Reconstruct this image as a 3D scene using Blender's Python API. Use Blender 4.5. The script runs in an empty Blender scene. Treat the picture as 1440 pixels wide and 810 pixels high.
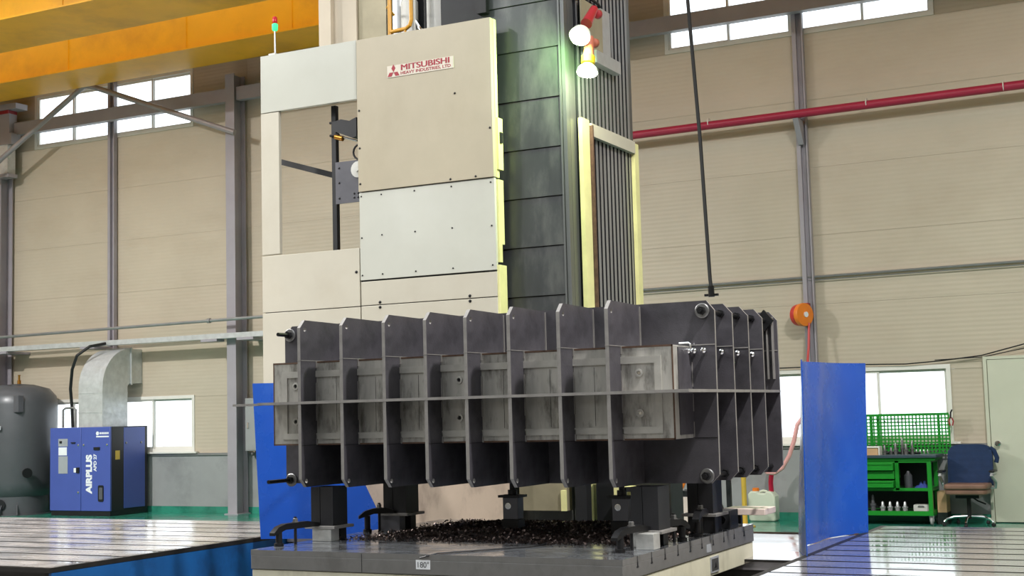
import bpy, math, random
from mathutils import Vector, Matrix
random.seed(7)
scene = bpy.context.scene
COL = scene.collection

# ------------------------------------------------------------------ camera
def make_camera():
    f_px, yaw, pit, rol = 1928.7, 0.47338, 0.09078, -0.025953
    fw = Vector((-math.sin(yaw) * math.cos(pit), math.cos(yaw) * math.cos(pit), math.sin(pit)))
    rt = Vector((math.cos(yaw), math.sin(yaw), 0))
    up = rt.cross(fw)
    r2 = rt * math.cos(rol) + up * math.sin(rol)
    u2 = up * math.cos(rol) - rt * math.sin(rol)
    cam = bpy.data.cameras.new('camera')
    cam.sensor_width = 36.0
    cam.lens = 36.0 * f_px / 1440.0
    cam.clip_end = 200
    o = bpy.data.objects.new('camera', cam)
    m = Matrix((r2, u2, -fw)).transposed().to_4x4()
    m.translation = Vector((0, 0, 1.65))
    o.matrix_world = m
    COL.objects.link(o)
    scene.camera = o
make_camera()

# ------------------------------------------------------------------ world, exposure
world = bpy.data.worlds.new('overcast_sky')
scene.world = world
world.use_nodes = True
wn = world.node_tree
bgn = wn.nodes['Background']
bgn.inputs['Color'].default_value = (0.93, 0.97, 1.0, 1)
bgn.inputs['Strength'].default_value = 2.3
vs = scene.view_settings
vs.view_transform = 'Standard'
vs.look = 'None'
vs.exposure = 0.0
vs.gamma = 1.0
vs.use_curve_mapping = False
scene.cycles.use_denoising = True
scene.cycles.max_bounces = 8

# ------------------------------------------------------------------ materials
def lin(c):
    return tuple(((x / 255) / 12.92 if x / 255 <= 0.04045 else ((x / 255 + 0.055) / 1.055) ** 2.4) for x in c)

MATS = {}
def mat(name, rgb, rough=0.5, metal=0.0, var=0.12, scale=3.0, stretch=(1, 1, 1), bump=0.0, bscale=60.0,
        rvar=0.0, stain=None, stain_amt=0.0, stain_scale=2.0, stain_stretch=(1, 1, 1), spec=0.5, coat=0.0):
    m = bpy.data.materials.new(name)
    m.use_nodes = True
    nt = m.node_tree
    N, L = nt.nodes, nt.links
    b = N['Principled BSDF']
    b.inputs['Metallic'].default_value = metal
    b.inputs['Roughness'].default_value = rough
    b.inputs['Specular IOR Level'].default_value = spec
    b.inputs['Coat Weight'].default_value = coat
    c = lin(rgb)
    tc = N.new('ShaderNodeTexCoord')
    mp = N.new('ShaderNodeMapping')
    mp.inputs['Scale'].default_value = stretch
    L.new(tc.outputs['Object'], mp.inputs['Vector'])
    nz = N.new('ShaderNodeTexNoise')
    nz.inputs['Scale'].default_value = scale
    nz.inputs['Detail'].default_value = 6
    nz.inputs['Roughness'].default_value = 0.6
    L.new(mp.outputs['Vector'], nz.inputs['Vector'])
    rp = N.new('ShaderNodeValToRGB')
    rp.color_ramp.elements[0].position = 0.3
    rp.color_ramp.elements[1].position = 0.7
    rp.color_ramp.elements[0].color = tuple(x * (1 - var) for x in c) + (1,)
    rp.color_ramp.elements[1].color = tuple(min(1, x * (1 + var)) for x in c) + (1,)
    L.new(nz.outputs['Fac'], rp.inputs['Fac'])
    out = rp.outputs['Color']
    if stain is not None:
        mp2 = N.new('ShaderNodeMapping')
        mp2.inputs['Scale'].default_value = stain_stretch
        L.new(tc.outputs['Object'], mp2.inputs['Vector'])
        n2 = N.new('ShaderNodeTexNoise')
        n2.inputs['Scale'].default_value = stain_scale
        n2.inputs['Detail'].default_value = 8
        n2.inputs['Roughness'].default_value = 0.65
        L.new(mp2.outputs['Vector'], n2.inputs['Vector'])
        r2 = N.new('ShaderNodeValToRGB')
        r2.color_ramp.elements[0].position = 0.5
        r2.color_ramp.elements[1].position = 0.68
        r2.color_ramp.elements[0].color = (0, 0, 0, 1)
        r2.color_ramp.elements[1].color = (stain_amt,) * 3 + (1,)
        L.new(n2.outputs['Fac'], r2.inputs['Fac'])
        mx = N.new('ShaderNodeMixRGB')
        L.new(r2.outputs['Color'], mx.inputs['Fac'])
        L.new(out, mx.inputs['Color1'])
        mx.inputs['Color2'].default_value = lin(stain) + (1,)
        out = mx.outputs['Color']
    L.new(out, b.inputs['Base Color'])
    if rvar:
        n3 = N.new('ShaderNodeTexNoise')
        n3.inputs['Scale'].default_value = scale * 1.7
        n3.inputs['Detail'].default_value = 5
        L.new(mp.outputs['Vector'], n3.inputs['Vector'])
        mr = N.new('ShaderNodeMapRange')
        mr.inputs['From Min'].default_value = 0.35
        mr.inputs['From Max'].default_value = 0.65
        mr.inputs['To Min'].default_value = max(0.02, rough - rvar)
        mr.inputs['To Max'].default_value = rough + rvar
        L.new(n3.outputs['Fac'], mr.inputs['Value'])
        L.new(mr.outputs['Result'], b.inputs['Roughness'])
    if bump:
        n4 = N.new('ShaderNodeTexNoise')
        n4.inputs['Scale'].default_value = bscale
        n4.inputs['Detail'].default_value = 3
        L.new(mp.outputs['Vector'], n4.inputs['Vector'])
        bp = N.new('ShaderNodeBump')
        bp.inputs['Strength'].default_value = bump
        bp.inputs['Distance'].default_value = 0.01
        L.new(n4.outputs['Fac'], bp.inputs['Height'])
        L.new(bp.outputs['Normal'], b.inputs['Normal'])
    MATS[name] = m
    return m

def emis(name, rgb, strength):
    m = bpy.data.materials.new(name)
    m.use_nodes = True
    b = m.node_tree.nodes['Principled BSDF']
    c = lin(rgb) + (1,)
    b.inputs['Base Color'].default_value = c
    b.inputs['Emission Color'].default_value = c
    b.inputs['Emission Strength'].default_value = strength
    MATS[name] = m
    return m

def glass(name, tint=(0.97, 0.99, 1.0)):
    m = bpy.data.materials.new(name)
    m.use_nodes = True
    nt = m.node_tree
    N, L = nt.nodes, nt.links
    out = N['Material Output']
    N.remove(N['Principled BSDF'])
    tr = N.new('ShaderNodeBsdfTransparent')
    tr.inputs['Color'].default_value = tint + (1,)
    gl = N.new('ShaderNodeBsdfGlossy')
    gl.inputs['Roughness'].default_value = 0.05
    fr = N.new('ShaderNodeFresnel')
    fr.inputs['IOR'].default_value = 1.3
    mx = N.new('ShaderNodeMixShader')
    L.new(fr.outputs['Fac'], mx.inputs['Fac'])
    L.new(tr.outputs['BSDF'], mx.inputs[1])
    L.new(gl.outputs['BSDF'], mx.inputs[2])
    L.new(mx.outputs['Shader'], out.inputs['Surface'])
    MATS[name] = m
    return m

def wall_mat(name, rgb, pitch):
    m = mat(name, rgb, rough=0.45, var=0.05, scale=0.7, stain=(150, 128, 100), stain_amt=0.18, stain_scale=0.8, stain_stretch=(0.5, 1, 1.2))
    nt = m.node_tree
    N, L = nt.nodes, nt.links
    tc = N.new('ShaderNodeTexCoord')
    wv = N.new('ShaderNodeTexWave')
    wv.wave_type = 'BANDS'
    wv.bands_direction = 'Z'
    wv.inputs['Scale'].default_value = 0.314 / pitch
    wv.inputs['Distortion'].default_value = 0
    L.new(tc.outputs['Object'], wv.inputs['Vector'])
    bp = N.new('ShaderNodeBump')
    bp.inputs['Strength'].default_value = 0.18
    bp.inputs['Distance'].default_value = 0.008
    L.new(wv.outputs['Fac'], bp.inputs['Height'])
    L.new(bp.outputs['Normal'], N['Principled BSDF'].inputs['Normal'])
    return m

wall_mat('wall_panel', (190, 179, 160), 0.065)
mat('wainscot', (150, 152, 152), 0.6, var=0.08, scale=1.5, stain=(110, 112, 112), stain_amt=0.5, stain_scale=1.2)
mat('green_floor', (56, 140, 118), 0.15, var=0.2, scale=1.5, stain=(25, 70, 60), stain_amt=0.6, rvar=0.08)
mat('concrete', (96, 96, 94), 0.7, var=0.2, scale=1.2)
mat('pit_concrete', (52, 50, 46), 0.6, var=0.35, scale=2.0)
mat('hall_wall', (150, 143, 128), 0.7, var=0.06, scale=0.6)
mat('roof_sheet', (170, 170, 168), 0.6, var=0.06, scale=0.6)
mat('white_upvc', (228, 226, 218), 0.4, var=0.03)
mat('door_paint', (196, 197, 178), 0.45, var=0.05, scale=1.5)
mat('column_paint', (156, 151, 158), 0.45, var=0.08, scale=2)
mat('crane_yellow', (240, 172, 10), 0.4, var=0.08, scale=0.8, stain=(170, 110, 20), stain_amt=0.4, stain_scale=0.7)
mat('red_pipe', (160, 38, 66), 0.35, var=0.08)
mat('galvanised', (200, 203, 204), 0.4, 0.4, var=0.12, scale=9, rvar=0.1)
mat('grey_conduit', (150, 150, 150), 0.4, 0.5, var=0.1)
mat('rod_grey', (150, 146, 150), 0.4, 0.2, var=0.1)
mat('cast_wet', (168, 164, 168), 0.11, 0.6, var=0.2, scale=1.6, stretch=(0.5, 1, 1), rvar=0.06, stain=(110, 102, 98), stain_amt=0.5, stain_scale=1.3, stain_stretch=(0.3, 1, 1))
mat('cast_iron', (222, 216, 216), 0.17, 0.55, var=0.2, scale=1.6, stretch=(0.5, 1, 1), rvar=0.11, stain=(86, 78, 72), stain_amt=0.6, stain_scale=1.3, stain_stretch=(0.3, 1, 1))
mat('cast_edge', (40, 38, 37), 0.5, 0.3, var=0.3, scale=6)
mat('pit_blue', (22, 86, 152), 0.4, var=0.2, scale=1.5, stain=(12, 40, 80), stain_amt=0.6, stain_scale=1.4)
mat('foundation_cream', (196, 192, 140), 0.6, var=0.15, scale=2)
mat('table_top', (156, 160, 166), 0.16, 0.8, var=0.25, scale=3, rvar=0.1, stain=(52, 50, 50), stain_amt=0.5, stain_scale=2.2)
mat('table_side', (128, 127, 126), 0.42, 0.4, var=0.16, scale=3, stain=(80, 78, 76), stain_amt=0.5, stain_scale=3)
mat('table_skirt', (206, 202, 180), 0.5, var=0.1, scale=2, stain=(140, 132, 110), stain_amt=0.5, stain_scale=2, stain_stretch=(1, 1, 0.3))
mat('cream_warm', (173, 164, 143), 0.38, var=0.05, scale=1.4, stain=(150, 138, 112), stain_amt=0.22, stain_scale=0.9, stain_stretch=(1, 1, 0.4))
mat('cream_cool', (190, 191, 181), 0.13, var=0.03, scale=1.6, stain=(176, 172, 158), stain_amt=0.1, stain_scale=1.1, rvar=0.04, bump=0.02, bscale=5)
mat('cream_light', (188, 183, 168), 0.36, var=0.04, scale=1.6, stain=(170, 160, 140), stain_amt=0.2, stain_scale=1.1)
mat('base_cream', (190, 172, 154), 0.45, var=0.1, scale=1.5, stain=(96, 80, 74), stain_amt=0.6, stain_scale=1.6, stain_stretch=(1, 1, 0.4))
mat('pale_yellow', (224, 220, 158), 0.4, var=0.1, scale=3)
mat('machine_dark', (30, 31, 34), 0.5, 0.2, var=0.25, scale=3)
mat('column_steel', (68, 70, 72), 0.4, 0.45, var=0.3, scale=1.6, stretch=(1, 1, 0.35), rvar=0.1, stain=(120, 120, 116), stain_amt=0.45, stain_scale=1.6, stain_stretch=(1, 1, 0.35))
mat('strip_steel', (110, 112, 112), 0.35, 0.6, var=0.12, scale=3, stretch=(1, 1, 0.2))
mat('bellows_lit_tip', (150, 151, 154), 0.3, 0.5, var=0.2, scale=5, stretch=(1, 1, 0.1))
mat('bright_sheet', (200, 202, 204), 0.35, 0.7, var=0.08, scale=6)
mat('tan_sheet', (150, 142, 118), 0.45, 0.3, var=0.12)
mat('sign_white', (206, 199, 184), 0.4, var=0.03)
mat('sign_red', (150, 20, 42), 0.4, var=0.04)
mat('mill_scale', (68, 66, 71), 0.42, 0.12, var=0.28, scale=2.6, rvar=0.1, stain=(34, 33, 36), stain_amt=0.7, stain_scale=2.2, bump=0.1)
mat('cut_edge', (150, 147, 144), 0.45, 0.5, var=0.15, scale=8)
mat('box_steel', (180, 178, 172), 0.42, 0.45, var=0.2, scale=5, stretch=(1.5, 1, 0.25), rvar=0.08, stain=(70, 66, 60), stain_amt=0.75, stain_scale=4, stain_stretch=(1.6, 1, 0.5))
mat('frame_strip', (186, 184, 178), 0.4, 0.5, var=0.12, scale=6)
mat('rust', (88, 66, 52), 0.7, 0.1, var=0.35, scale=14)
mat('chrome', (225, 226, 228), 0.12, 1.0, var=0.02)
mat('washer_steel', (130, 130, 130), 0.35, 0.8, var=0.15, scale=12)
mat('black_steel', (26, 26, 28), 0.4, 0.4, var=0.3, scale=6)
mat('leg_steel', (40, 40, 43), 0.42, 0.35, var=0.3, scale=3, stretch=(1, 1, 0.3))
mat('block_steel', (178, 178, 174), 0.45, 0.4, var=0.2, scale=9)
mat('chip', (98, 84, 78), 0.35, 0.7, var=0.5, scale=25)
mat('chip_bed', (50, 43, 41), 0.6, 0.3, var=0.5, scale=30, bump=0.6, bscale=60)
mat('guard_blue', (22, 78, 178), 0.26, var=0.06, scale=1.4, rvar=0.08, stain=(50, 100, 190), stain_amt=0.35, stain_scale=2)
mat('compressor_blue', (70, 88, 164), 0.4, var=0.05, scale=2)
mat('black_paint', (20, 21, 26), 0.45, var=0.15)
mat('white_print', (232, 234, 238), 0.5, var=0.02)
mat('grey_plate', (168, 172, 178), 0.45, 0.2, var=0.06)
mat('black_print', (28, 28, 30), 0.5, var=0.05)
mat('warn_yellow', (214, 178, 70), 0.5, var=0.08)
mat('tank_grey', (84, 86, 90), 0.38, 0.15, var=0.1, scale=2, rvar=0.06)
mat('cart_green', (28, 138, 40), 0.35, var=0.06, scale=3)
mat('cart_top', (60, 74, 84), 0.35, var=0.12)
mat('cart_dark', (22, 34, 30), 0.6, var=0.2)
mat('chair_blue', (20, 44, 80), 0.85, var=0.12, scale=14, bump=0.25, bscale=160)
mat('seat_brown', (126, 94, 78), 0.5, var=0.1, scale=5)
mat('rubber', (24, 24, 26), 0.6, var=0.15)
mat('wheel_grey', (150, 150, 148), 0.5, var=0.1)
mat('jerry_white', (214, 222, 202), 0.45, var=0.04)
mat('orange', (232, 128, 36), 0.4, var=0.08)
mat('hose_red', (196, 52, 48), 0.4, var=0.08)
mat('hose_pink', (222, 160, 156), 0.35, var=0.06)
mat('crimson', (176, 20, 56), 0.4, var=0.08)
mat('lamp_red', (150, 36, 44), 0.4, var=0.08)
mat('lamp_rust', (168, 92, 70), 0.45, var=0.08)
mat('lamp_yellow', (226, 190, 40), 0.35, var=0.06)
mat('lamp_glass', (220, 226, 210), 0.15, var=0.02)
mat('block_beige', (196, 184, 164), 0.5, var=0.06, scale=1.6)
mat('ladder_yellow', (206, 150, 44), 0.4, var=0.08)
mat('machine_white', (204, 204, 198), 0.4, var=0.06)
mat('machine_grey', (96, 96, 102), 0.4, 0.3, var=0.12)
mat('brass', (176, 122, 52), 0.3, 0.8, var=0.1)
mat('beech', (196, 160, 120), 0.5, var=0.12, scale=4, stretch=(0.3, 2, 2))
mat('board_pale', (224, 206, 196), 0.5, var=0.1, scale=4)
emis('bulb_green', (225, 255, 190), 22)
emis('bulb_warm', (255, 252, 225), 30)
emis('lens_green', (60, 220, 140), 1.0)
mat('lens_red', (196, 24, 34), 0.25, var=0.04)
glass('pane_glass')

# ------------------------------------------------------------------ mesh helpers
ORG = {}
def tag(o, label=None, cat=None, group=None, kind=None):
    if label: o['label'] = label
    if cat: o['category'] = cat
    if group: o['group'] = group
    if kind: o['kind'] = kind
    return o

# The machine and everything on the raised plates were measured in units of the frame's drawing;
# one unit is 0.7212 m and the drawing's zero level is the plate top, 0.46 m above the hall floor.
UNIT, LEVEL = 0.7212, 0.46
def real(p):
    return (UNIT * p[0], UNIT * p[1], UNIT * p[2] + LEVEL)

def thing(name, label, cat, loc=(0, 0, 0), group=None, kind=None, fg=False):
    o = bpy.data.objects.new(name, None)
    o.empty_display_size = 0.1
    COL.objects.link(o)
    o.location = real(loc) if fg else loc
    if fg: o.scale = (UNIT,) * 3
    ORG[o.name] = Vector(loc)
    return tag(o, label, cat, group, kind)

class MB:
    def __init__(s):
        s.v, s.f, s.m = [], [], []
    def add(s, vs, fs, mi=0):
        n = len(s.v)
        s.v += [tuple(v) for v in vs]
        s.f += [tuple(i + n for i in f) for f in fs]
        s.m += [mi] * len(fs)
        return s
    def box(s, x0, x1, y0, y1, z0, z1, mi=0):
        v = [(x, y, z) for z in (z0, z1) for y in (y0, y1) for x in (x0, x1)]
        return s.add(v, [(0, 2, 3, 1), (4, 5, 7, 6), (0, 1, 5, 4), (2, 6, 7, 3), (0, 4, 6, 2), (1, 3, 7, 5)], mi)
    def prism(s, poly, ax, a, b, mi=0, side_mi=None):
        # poly: 2D points in the two other axes (cyclic order x,y,z without ax)
        def P(p, c):
            if ax == 0: return (c, p[0], p[1])
            if ax == 1: return (p[0], c, p[1])
            return (p[0], p[1], c)
        n = len(poly)
        s.add([P(p, a) for p in poly] + [P(p, b) for p in poly],
              [tuple(range(n))[::-1], tuple(range(n, 2 * n))], mi)
        k = len(s.v) - 2 * n
        for i in range(n):
            j = (i + 1) % n
            s.f.append((k + i, k + j, k + n + j, k + n + i))
            s.m.append(mi if side_mi is None else side_mi)
        return s
    def cyl(s, p0, p1, r, n=12, r1=None, cap=True, mi=0):
        p0, p1 = Vector(p0), Vector(p1)
        d = (p1 - p0).normalized()
        a = d.orthogonal().normalized()
        b = d.cross(a)
        r1 = r if r1 is None else r1
        vs = []
        for p, q in ((p0, r), (p1, r1)):
            for i in range(n):
                t = 2 * math.pi * i / n
                vs.append(p + (a * math.cos(t) + b * math.sin(t)) * q)
        fs = [(i, (i + 1) % n, n + (i + 1) % n, n + i) for i in range(n)]
        if cap:
            fs += [tuple(range(n))[::-1], tuple(range(n, 2 * n))]
        return s.add(vs, fs, mi)
    def tube(s, pts, r, n=8, mi=0):
        pts = [Vector(p) for p in pts]
        a = None
        vs = []
        for i, p in enumerate(pts):
            d = (pts[min(i + 1, len(pts) - 1)] - pts[max(i - 1, 0)]).normalized()
            if a is None: a = d.orthogonal().normalized()
            a = (a - d * a.dot(d)).normalized()
            b = d.cross(a)
            for k in range(n):
                t = 2 * math.pi * k / n
                vs.append(p + (a * math.cos(t) + b * math.sin(t)) * r)
        fs = []
        for i in range(len(pts) - 1):
            for k in range(n):
                fs.append((i * n + k, i * n + (k + 1) % n, (i + 1) * n + (k + 1) % n, (i + 1) * n + k))
        m = len(pts) - 1
        fs += [tuple(range(n))[::-1], tuple(m * n + k for k in range(n))]
        return s.add(vs, fs, mi)
    def lathe(s, prof, c, n=24, axis=2, mi=0):
        # prof: (radius, height) list; axis direction through c
        c = Vector(c)
        vs, fs = [], []
        for r, h in prof:
            for k in range(n):
                t = 2 * math.pi * k / n
                x, y = r * math.cos(t), r * math.sin(t)
                if axis == 2: vs.append(c + Vector((x, y, h)))
                elif axis == 1: vs.append(c + Vector((x, h, y)))
                else: vs.append(c + Vector((h, x, y)))
        for i in range(len(prof) - 1):
            for k in range(n):
                fs.append((i * n + k, i * n + (k + 1) % n, (i + 1) * n + (k + 1) % n, (i + 1) * n + k))
        m = len(prof) - 1
        fs += [tuple(range(n))[::-1], tuple(m * n + k for k in range(n))]
        return s.add(vs, fs, mi)
    def axlathe(s, prof, p0, d, n=20, mi=0):
        p0, d = Vector(p0), Vector(d).normalized()
        a = d.orthogonal().normalized(); b = d.cross(a)
        vs, fs = [], []
        for r, h in prof:
            for k in range(n):
                t = 2 * math.pi * k / n
                vs.append(p0 + d * h + (a * math.cos(t) + b * math.sin(t)) * r)
        for i in range(len(prof) - 1):
            for k in range(n):
                fs.append((i * n + k, i * n + (k + 1) % n, (i + 1) * n + (k + 1) % n, (i + 1) * n + k))
        m = len(prof) - 1
        fs += [tuple(range(n))[::-1], tuple(m * n + k for k in range(n))]
        return s.add(vs, fs, mi)
    def rbox(s, x0, x1, y0, y1, z0, z1, r, ax=1, n=4, mi=0):
        # box with rounded corners in the plane across ax
        if ax == 1: a0, a1, b0, b1, c0, c1 = x0, x1, z0, z1, y0, y1
        elif ax == 2: a0, a1, b0, b1, c0, c1 = x0, x1, y0, y1, z0, z1
        else: a0, a1, b0, b1, c0, c1 = y0, y1, z0, z1, x0, x1
        poly = []
        for cx, cy, t0 in ((a1 - r, b1 - r, 0), (a0 + r, b1 - r, 90), (a0 + r, b0 + r, 180), (a1 - r, b0 + r, 270)):
            for i in range(n + 1):
                t = math.radians(t0 + 90 * i / n)
                poly.append((cx + r * math.cos(t), cy + r * math.sin(t)))
        return s.prism(poly, ax, c0, c1, mi)
    def grid(s, rows, mi=0):
        h, w = len(rows), len(rows[0])
        vs = [p for r in rows for p in r]
        fs = [(i * w + j, i * w + j + 1, (i + 1) * w + j + 1, (i + 1) * w + j) for i in range(h - 1) for j in range(w - 1)]
        return s.add(vs, fs, mi)
    def mesh(s, name, mats, org=Vector((0, 0, 0)), smooth=True):
        me = bpy.data.meshes.new(name)
        me.from_pydata([tuple(Vector(v) - org) for v in s.v], [], s.f)
        for m in ([mats] if isinstance(mats, str) else mats):
            me.materials.append(MATS[m])
        me.polygons.foreach_set('material_index', s.m)
        import bmesh
        bm = bmesh.new(); bm.from_mesh(me)
        bmesh.ops.recalc_face_normals(bm, faces=bm.faces)
        bm.to_mesh(me); bm.free()
        if smooth:
            me.shade_smooth()
            me.set_sharp_from_angle(angle=0.6)
        me.update()
        return me
    def build(s, name, mats, parent=None, bevel=0.0, loc=None, fg=False):
        org = ORG.get(parent.name, Vector((0, 0, 0))) if parent else Vector((0, 0, 0))
        if parent is None and loc is not None: org = Vector(loc)
        me = s.mesh(name, mats, org)
        o = bpy.data.objects.new(name, me)
        COL.objects.link(o)
        if parent:
            o.parent = parent
            ORG[o.name] = org
        else:
            o.location = real(org) if fg else org
            if fg: o.scale = (UNIT,) * 3
            ORG[o.name] = org
        if bevel:
            bv = o.modifiers.new('bevel', 'BEVEL')
            bv.width = bevel; bv.segments = 2; bv.limit_method = 'ANGLE'; bv.angle_limit = 0.9
        return o

def B(*a, **k): return MB().box(*a, **k)
def share(me, name, parent, loc):
    o = bpy.data.objects.new(name, me)
    COL.objects.link(o); o.parent = parent; o.location = loc
    ORG[o.name] = ORG.get(parent.name, Vector((0, 0, 0))) + Vector(loc)
    return o
def struct(o):
    o['kind'] = 'structure'
    return o
def copy_tree(o, parent=None, loc=None):
    c = o.copy(); COL.objects.link(c)
    c.parent = parent
    if loc is not None: c.location = loc
    for ch in o.children: copy_tree(ch, c)
    return c

def text(name, s, size, material, parent, origin, xdir, zdir, depth=0.004, align='LEFT', bold=0.0, sx=1.0):
    """flat lettering as a thin mesh: origin = left end of the base line in world space"""
    cu = bpy.data.curves.new(name, 'FONT')
    cu.body = s; cu.size = size; cu.extrude = depth; cu.align_x = align; cu.offset = bold
    tmp = bpy.data.objects.new(name, cu); COL.objects.link(tmp)
    dg = bpy.context.evaluated_depsgraph_get()
    me = bpy.data.meshes.new_from_object(tmp.evaluated_get(dg))
    bpy.data.objects.remove(tmp); bpy.data.curves.remove(cu)
    x, z = Vector(xdir).normalized(), Vector(zdir).normalized()
    n = x.cross(z)
    org = ORG.get(parent.name, Vector((0, 0, 0)))
    M = Matrix((x * sx, z, n)).transposed().to_4x4(); M.translation = Vector(origin) - org
    me.transform(M)
    me.materials.clear(); me.materials.append(MATS[material])
    o = bpy.data.objects.new(name, me); COL.objects.link(o); o.parent = parent
    ORG[o.name] = org
    return o

# ================================================================== THE HALL
WY = 19.75
struct(B(-26, 9, 12.6, WY, -0.3, 0.0).build('floor', 'green_floor'))
struct(B(-26, 9, -9, 12.6, -0.3, 0.0).build('floor_front', 'concrete'))

# back wall: sandwich panels between openings, each a piece of its own
wall = thing('wall_back', None, None, (0, WY, 0), kind='structure')
WIN = {'LL': (-20.74, -16.70, 1.10, 2.13), 'UL': (-20.74, -16.70, 7.13, 8.23), 'LR': (-7.33, -3.31, 1.10, 2.17), 'UR': (-7.33, -3.27, 7.13, 8.23)}
xs = [-26, -22.2, -18.63, -15.45, -12.1, -8.65, -5.22, -1.8, 1.6, 5.2, 9.0]
zs = [1.07, 2.10, 3.11, 4.12, 5.12, 6.13, 7.13, 8.23, 9.6]
for i in range(len(xs) - 1):
    for j in range(len(zs) - 1):
        rects = [(xs[i], xs[i + 1])]
        for k, (a, b, c, d) in WIN.items():
            if abs((zs[j] + zs[j + 1]) / 2 - (c + d) / 2) < 0.3:
                new = []
                for p, q in rects:
                    if b <= p or a >= q: new.append((p, q)); continue
                    if a > p: new.append((p, a))
                    if b < q: new.append((b, q))
                rects = new
        for p, q in rects:
            if q - p < 0.02: continue
            B(p + 0.0015, q - 0.0015, WY, WY + 0.1, zs[j] + 0.0015, zs[j + 1] - 0.0015).build('wall_panel', 'wall_panel', wall)
B(-26, 9, WY + 0.1, WY + 0.12, 1.07, 1.10).build('panel_backing', 'wall_panel', wall)
for p, q in ((-26, -20.74), (-16.70, -7.33), (-3.27, 9)):
    B(p, q, WY + 0.1, WY + 0.12, 1.1, 9.6).build('panel_backing', 'wall_panel', wall)
for a, b in ((-20.74, -16.70), (-7.33, -3.31)):
    B(a, b, WY + 0.1, WY + 0.12, 2.17, 7.13).build('panel_backing', 'wall_panel', wall)
    B(a, b, WY + 0.1, WY + 0.12, 8.23, 9.6).build('panel_backing', 'wall_panel', wall)
B(-26, 9, WY - 0.03, WY + 0.12, 0.0, 1.03).build('concrete_plinth', 'wainscot', wall)
B(-26, 9, WY - 0.06, WY + 0.12, 1.03, 1.07).build('plinth_ledge', 'grey_conduit', wall)
struct(B(-26, -2.85, WY - 0.045, WY - 0.031, 0.0, 0.11).build('baseboard_back', 'green_floor'))
# remaining shell of the hall
struct(B(-26.2, -26, -9, WY, 0, 9.6).build('wall_left', 'hall_wall'))
def windowed(name, along, lo, hi, p0, p1):
    # a hall wall with a high row of window openings
    m = MB()
    def bx_(a, b, z0, z1):
        if along == 'x': m.box(a, b, p0, p1, z0, z1)
        else: m.box(p0, p1, a, b, z0, z1)
    for z0, z1 in ((0, 6.6), (8.3, 9.6)): bx_(lo, hi, z0, z1)
    a = lo
    for w0, w1 in ((-20.9, -18.7), (-16.4, -13.0), (-11.6, -8.2), (-6.8, -3.4), (-2.0, 1.4), (2.8, 6.2)):
        bx_(a, w0, 6.6, 8.3)
        a = w1
    bx_(a, hi, 6.6, 8.3)
    struct(m.build(name, 'hall_wall'))
struct(B(9, 9.2, -9, WY, 0, 9.6).build('wall_right', 'hall_wall'))
windowed('wall_front', 'x', -26, 9, -9.2, -9)
rf = MB()
for y0, y1 in ((17.9, 19.9), (11.0, 16.2), (5.2, 8.4), (-9.2, -2.0)):  # unseen roof, its gaps placed to steer the sky light
    rf.box(-26.2, 9.2, y0, y1, 9.65, 9.8)
ceil = struct(rf.build('ceiling', 'roof_sheet'))
for x, y, pw_ in ((0.6, 8.0, 1500), (-11.0, 6.0, 400), (-17.5, 8.0, 2300)):  # unseen lamps, added as key and fill light for the hall
    hb = MB().lathe([(0.08, 9.62), (0.08, 9.3), (0.16, 9.26), (0.34, 9.02), (0.34, 9.0), (0.30, 9.0), (0.14, 9.2)], (x, y, 0), 24).build('added_lamp', 'galvanised', ceil)
    li = bpy.data.lights.new('added_light', 'AREA')
    li.shape = 'DISK'; li.size = 0.56; li.energy = pw_; li.color = (1.0, 0.97, 0.93)
    lo = bpy.data.objects.new('added_light', li); COL.objects.link(lo); lo.location = (x, y, 9.0)

def window(n, key, cols, rail=None):
    a, b, c, d = WIN[key]
    w = thing('window_%d' % n, None, None, ((a + b) / 2, WY, c), kind='structure')
    y0, y1 = WY - 0.02, WY + 0.09
    fr = MB()
    fr.box(a, b, y0, y1, c, c + 0.06); fr.box(a, b, y0, y1, d - 0.06, d)
    fr.box(a, a + 0.06, y0, y1, c + 0.06, d - 0.06); fr.box(b - 0.06, b, y0, y1, c + 0.06, d - 0.06)
    mid = (a + b) / 2
    fr.box(mid - 0.06, mid + 0.06, y0, y1, c + 0.06, d - 0.06)
    fr.build('window_frame', 'white_upvc', w)
    if key[0] == 'L':
        B(a - 0.05, b + 0.1, WY - 0.1, WY - 0.02, c - 0.03, c).build('window_sill', 'white_upvc', w)
    edges = [(a + 0.06, mid - 0.06), (mid + 0.06, b - 0.06)]
    for p, q in edges:
        m = (p + q) / 2
        for u0, u1, yo in ((p, m + 0.02, 0.0), (m - 0.02, q, 0.04)):
            sh = MB(); t = 0.035
            sh.box(u0, u1, WY + 0.01 + yo, WY + 0.04 + yo, c + 0.06, c + 0.06 + t); sh.box(u0, u1, WY + 0.01 + yo, WY + 0.04 + yo, d - 0.06 - t, d - 0.06)
            sh.box(u0, u0 + t, WY + 0.01 + yo, WY + 0.04 + yo, c + 0.06 + t, d - 0.06 - t); sh.box(u1 - t, u1, WY + 0.01 + yo, WY + 0.04 + yo, c + 0.06 + t, d - 0.06 - t)
            so = sh.build('sash', 'white_upvc', w)
            B(u0 + t, u1 - t, WY + 0.022 + yo, WY + 0.028 + yo, c + 0.06 + t, d - 0.06 - t).build('pane', 'pane_glass', so)
window(1, 'LL', 2); window(2, 'UL', 2); window(3, 'LR', 2); window(4, 'UR', 2)

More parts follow.
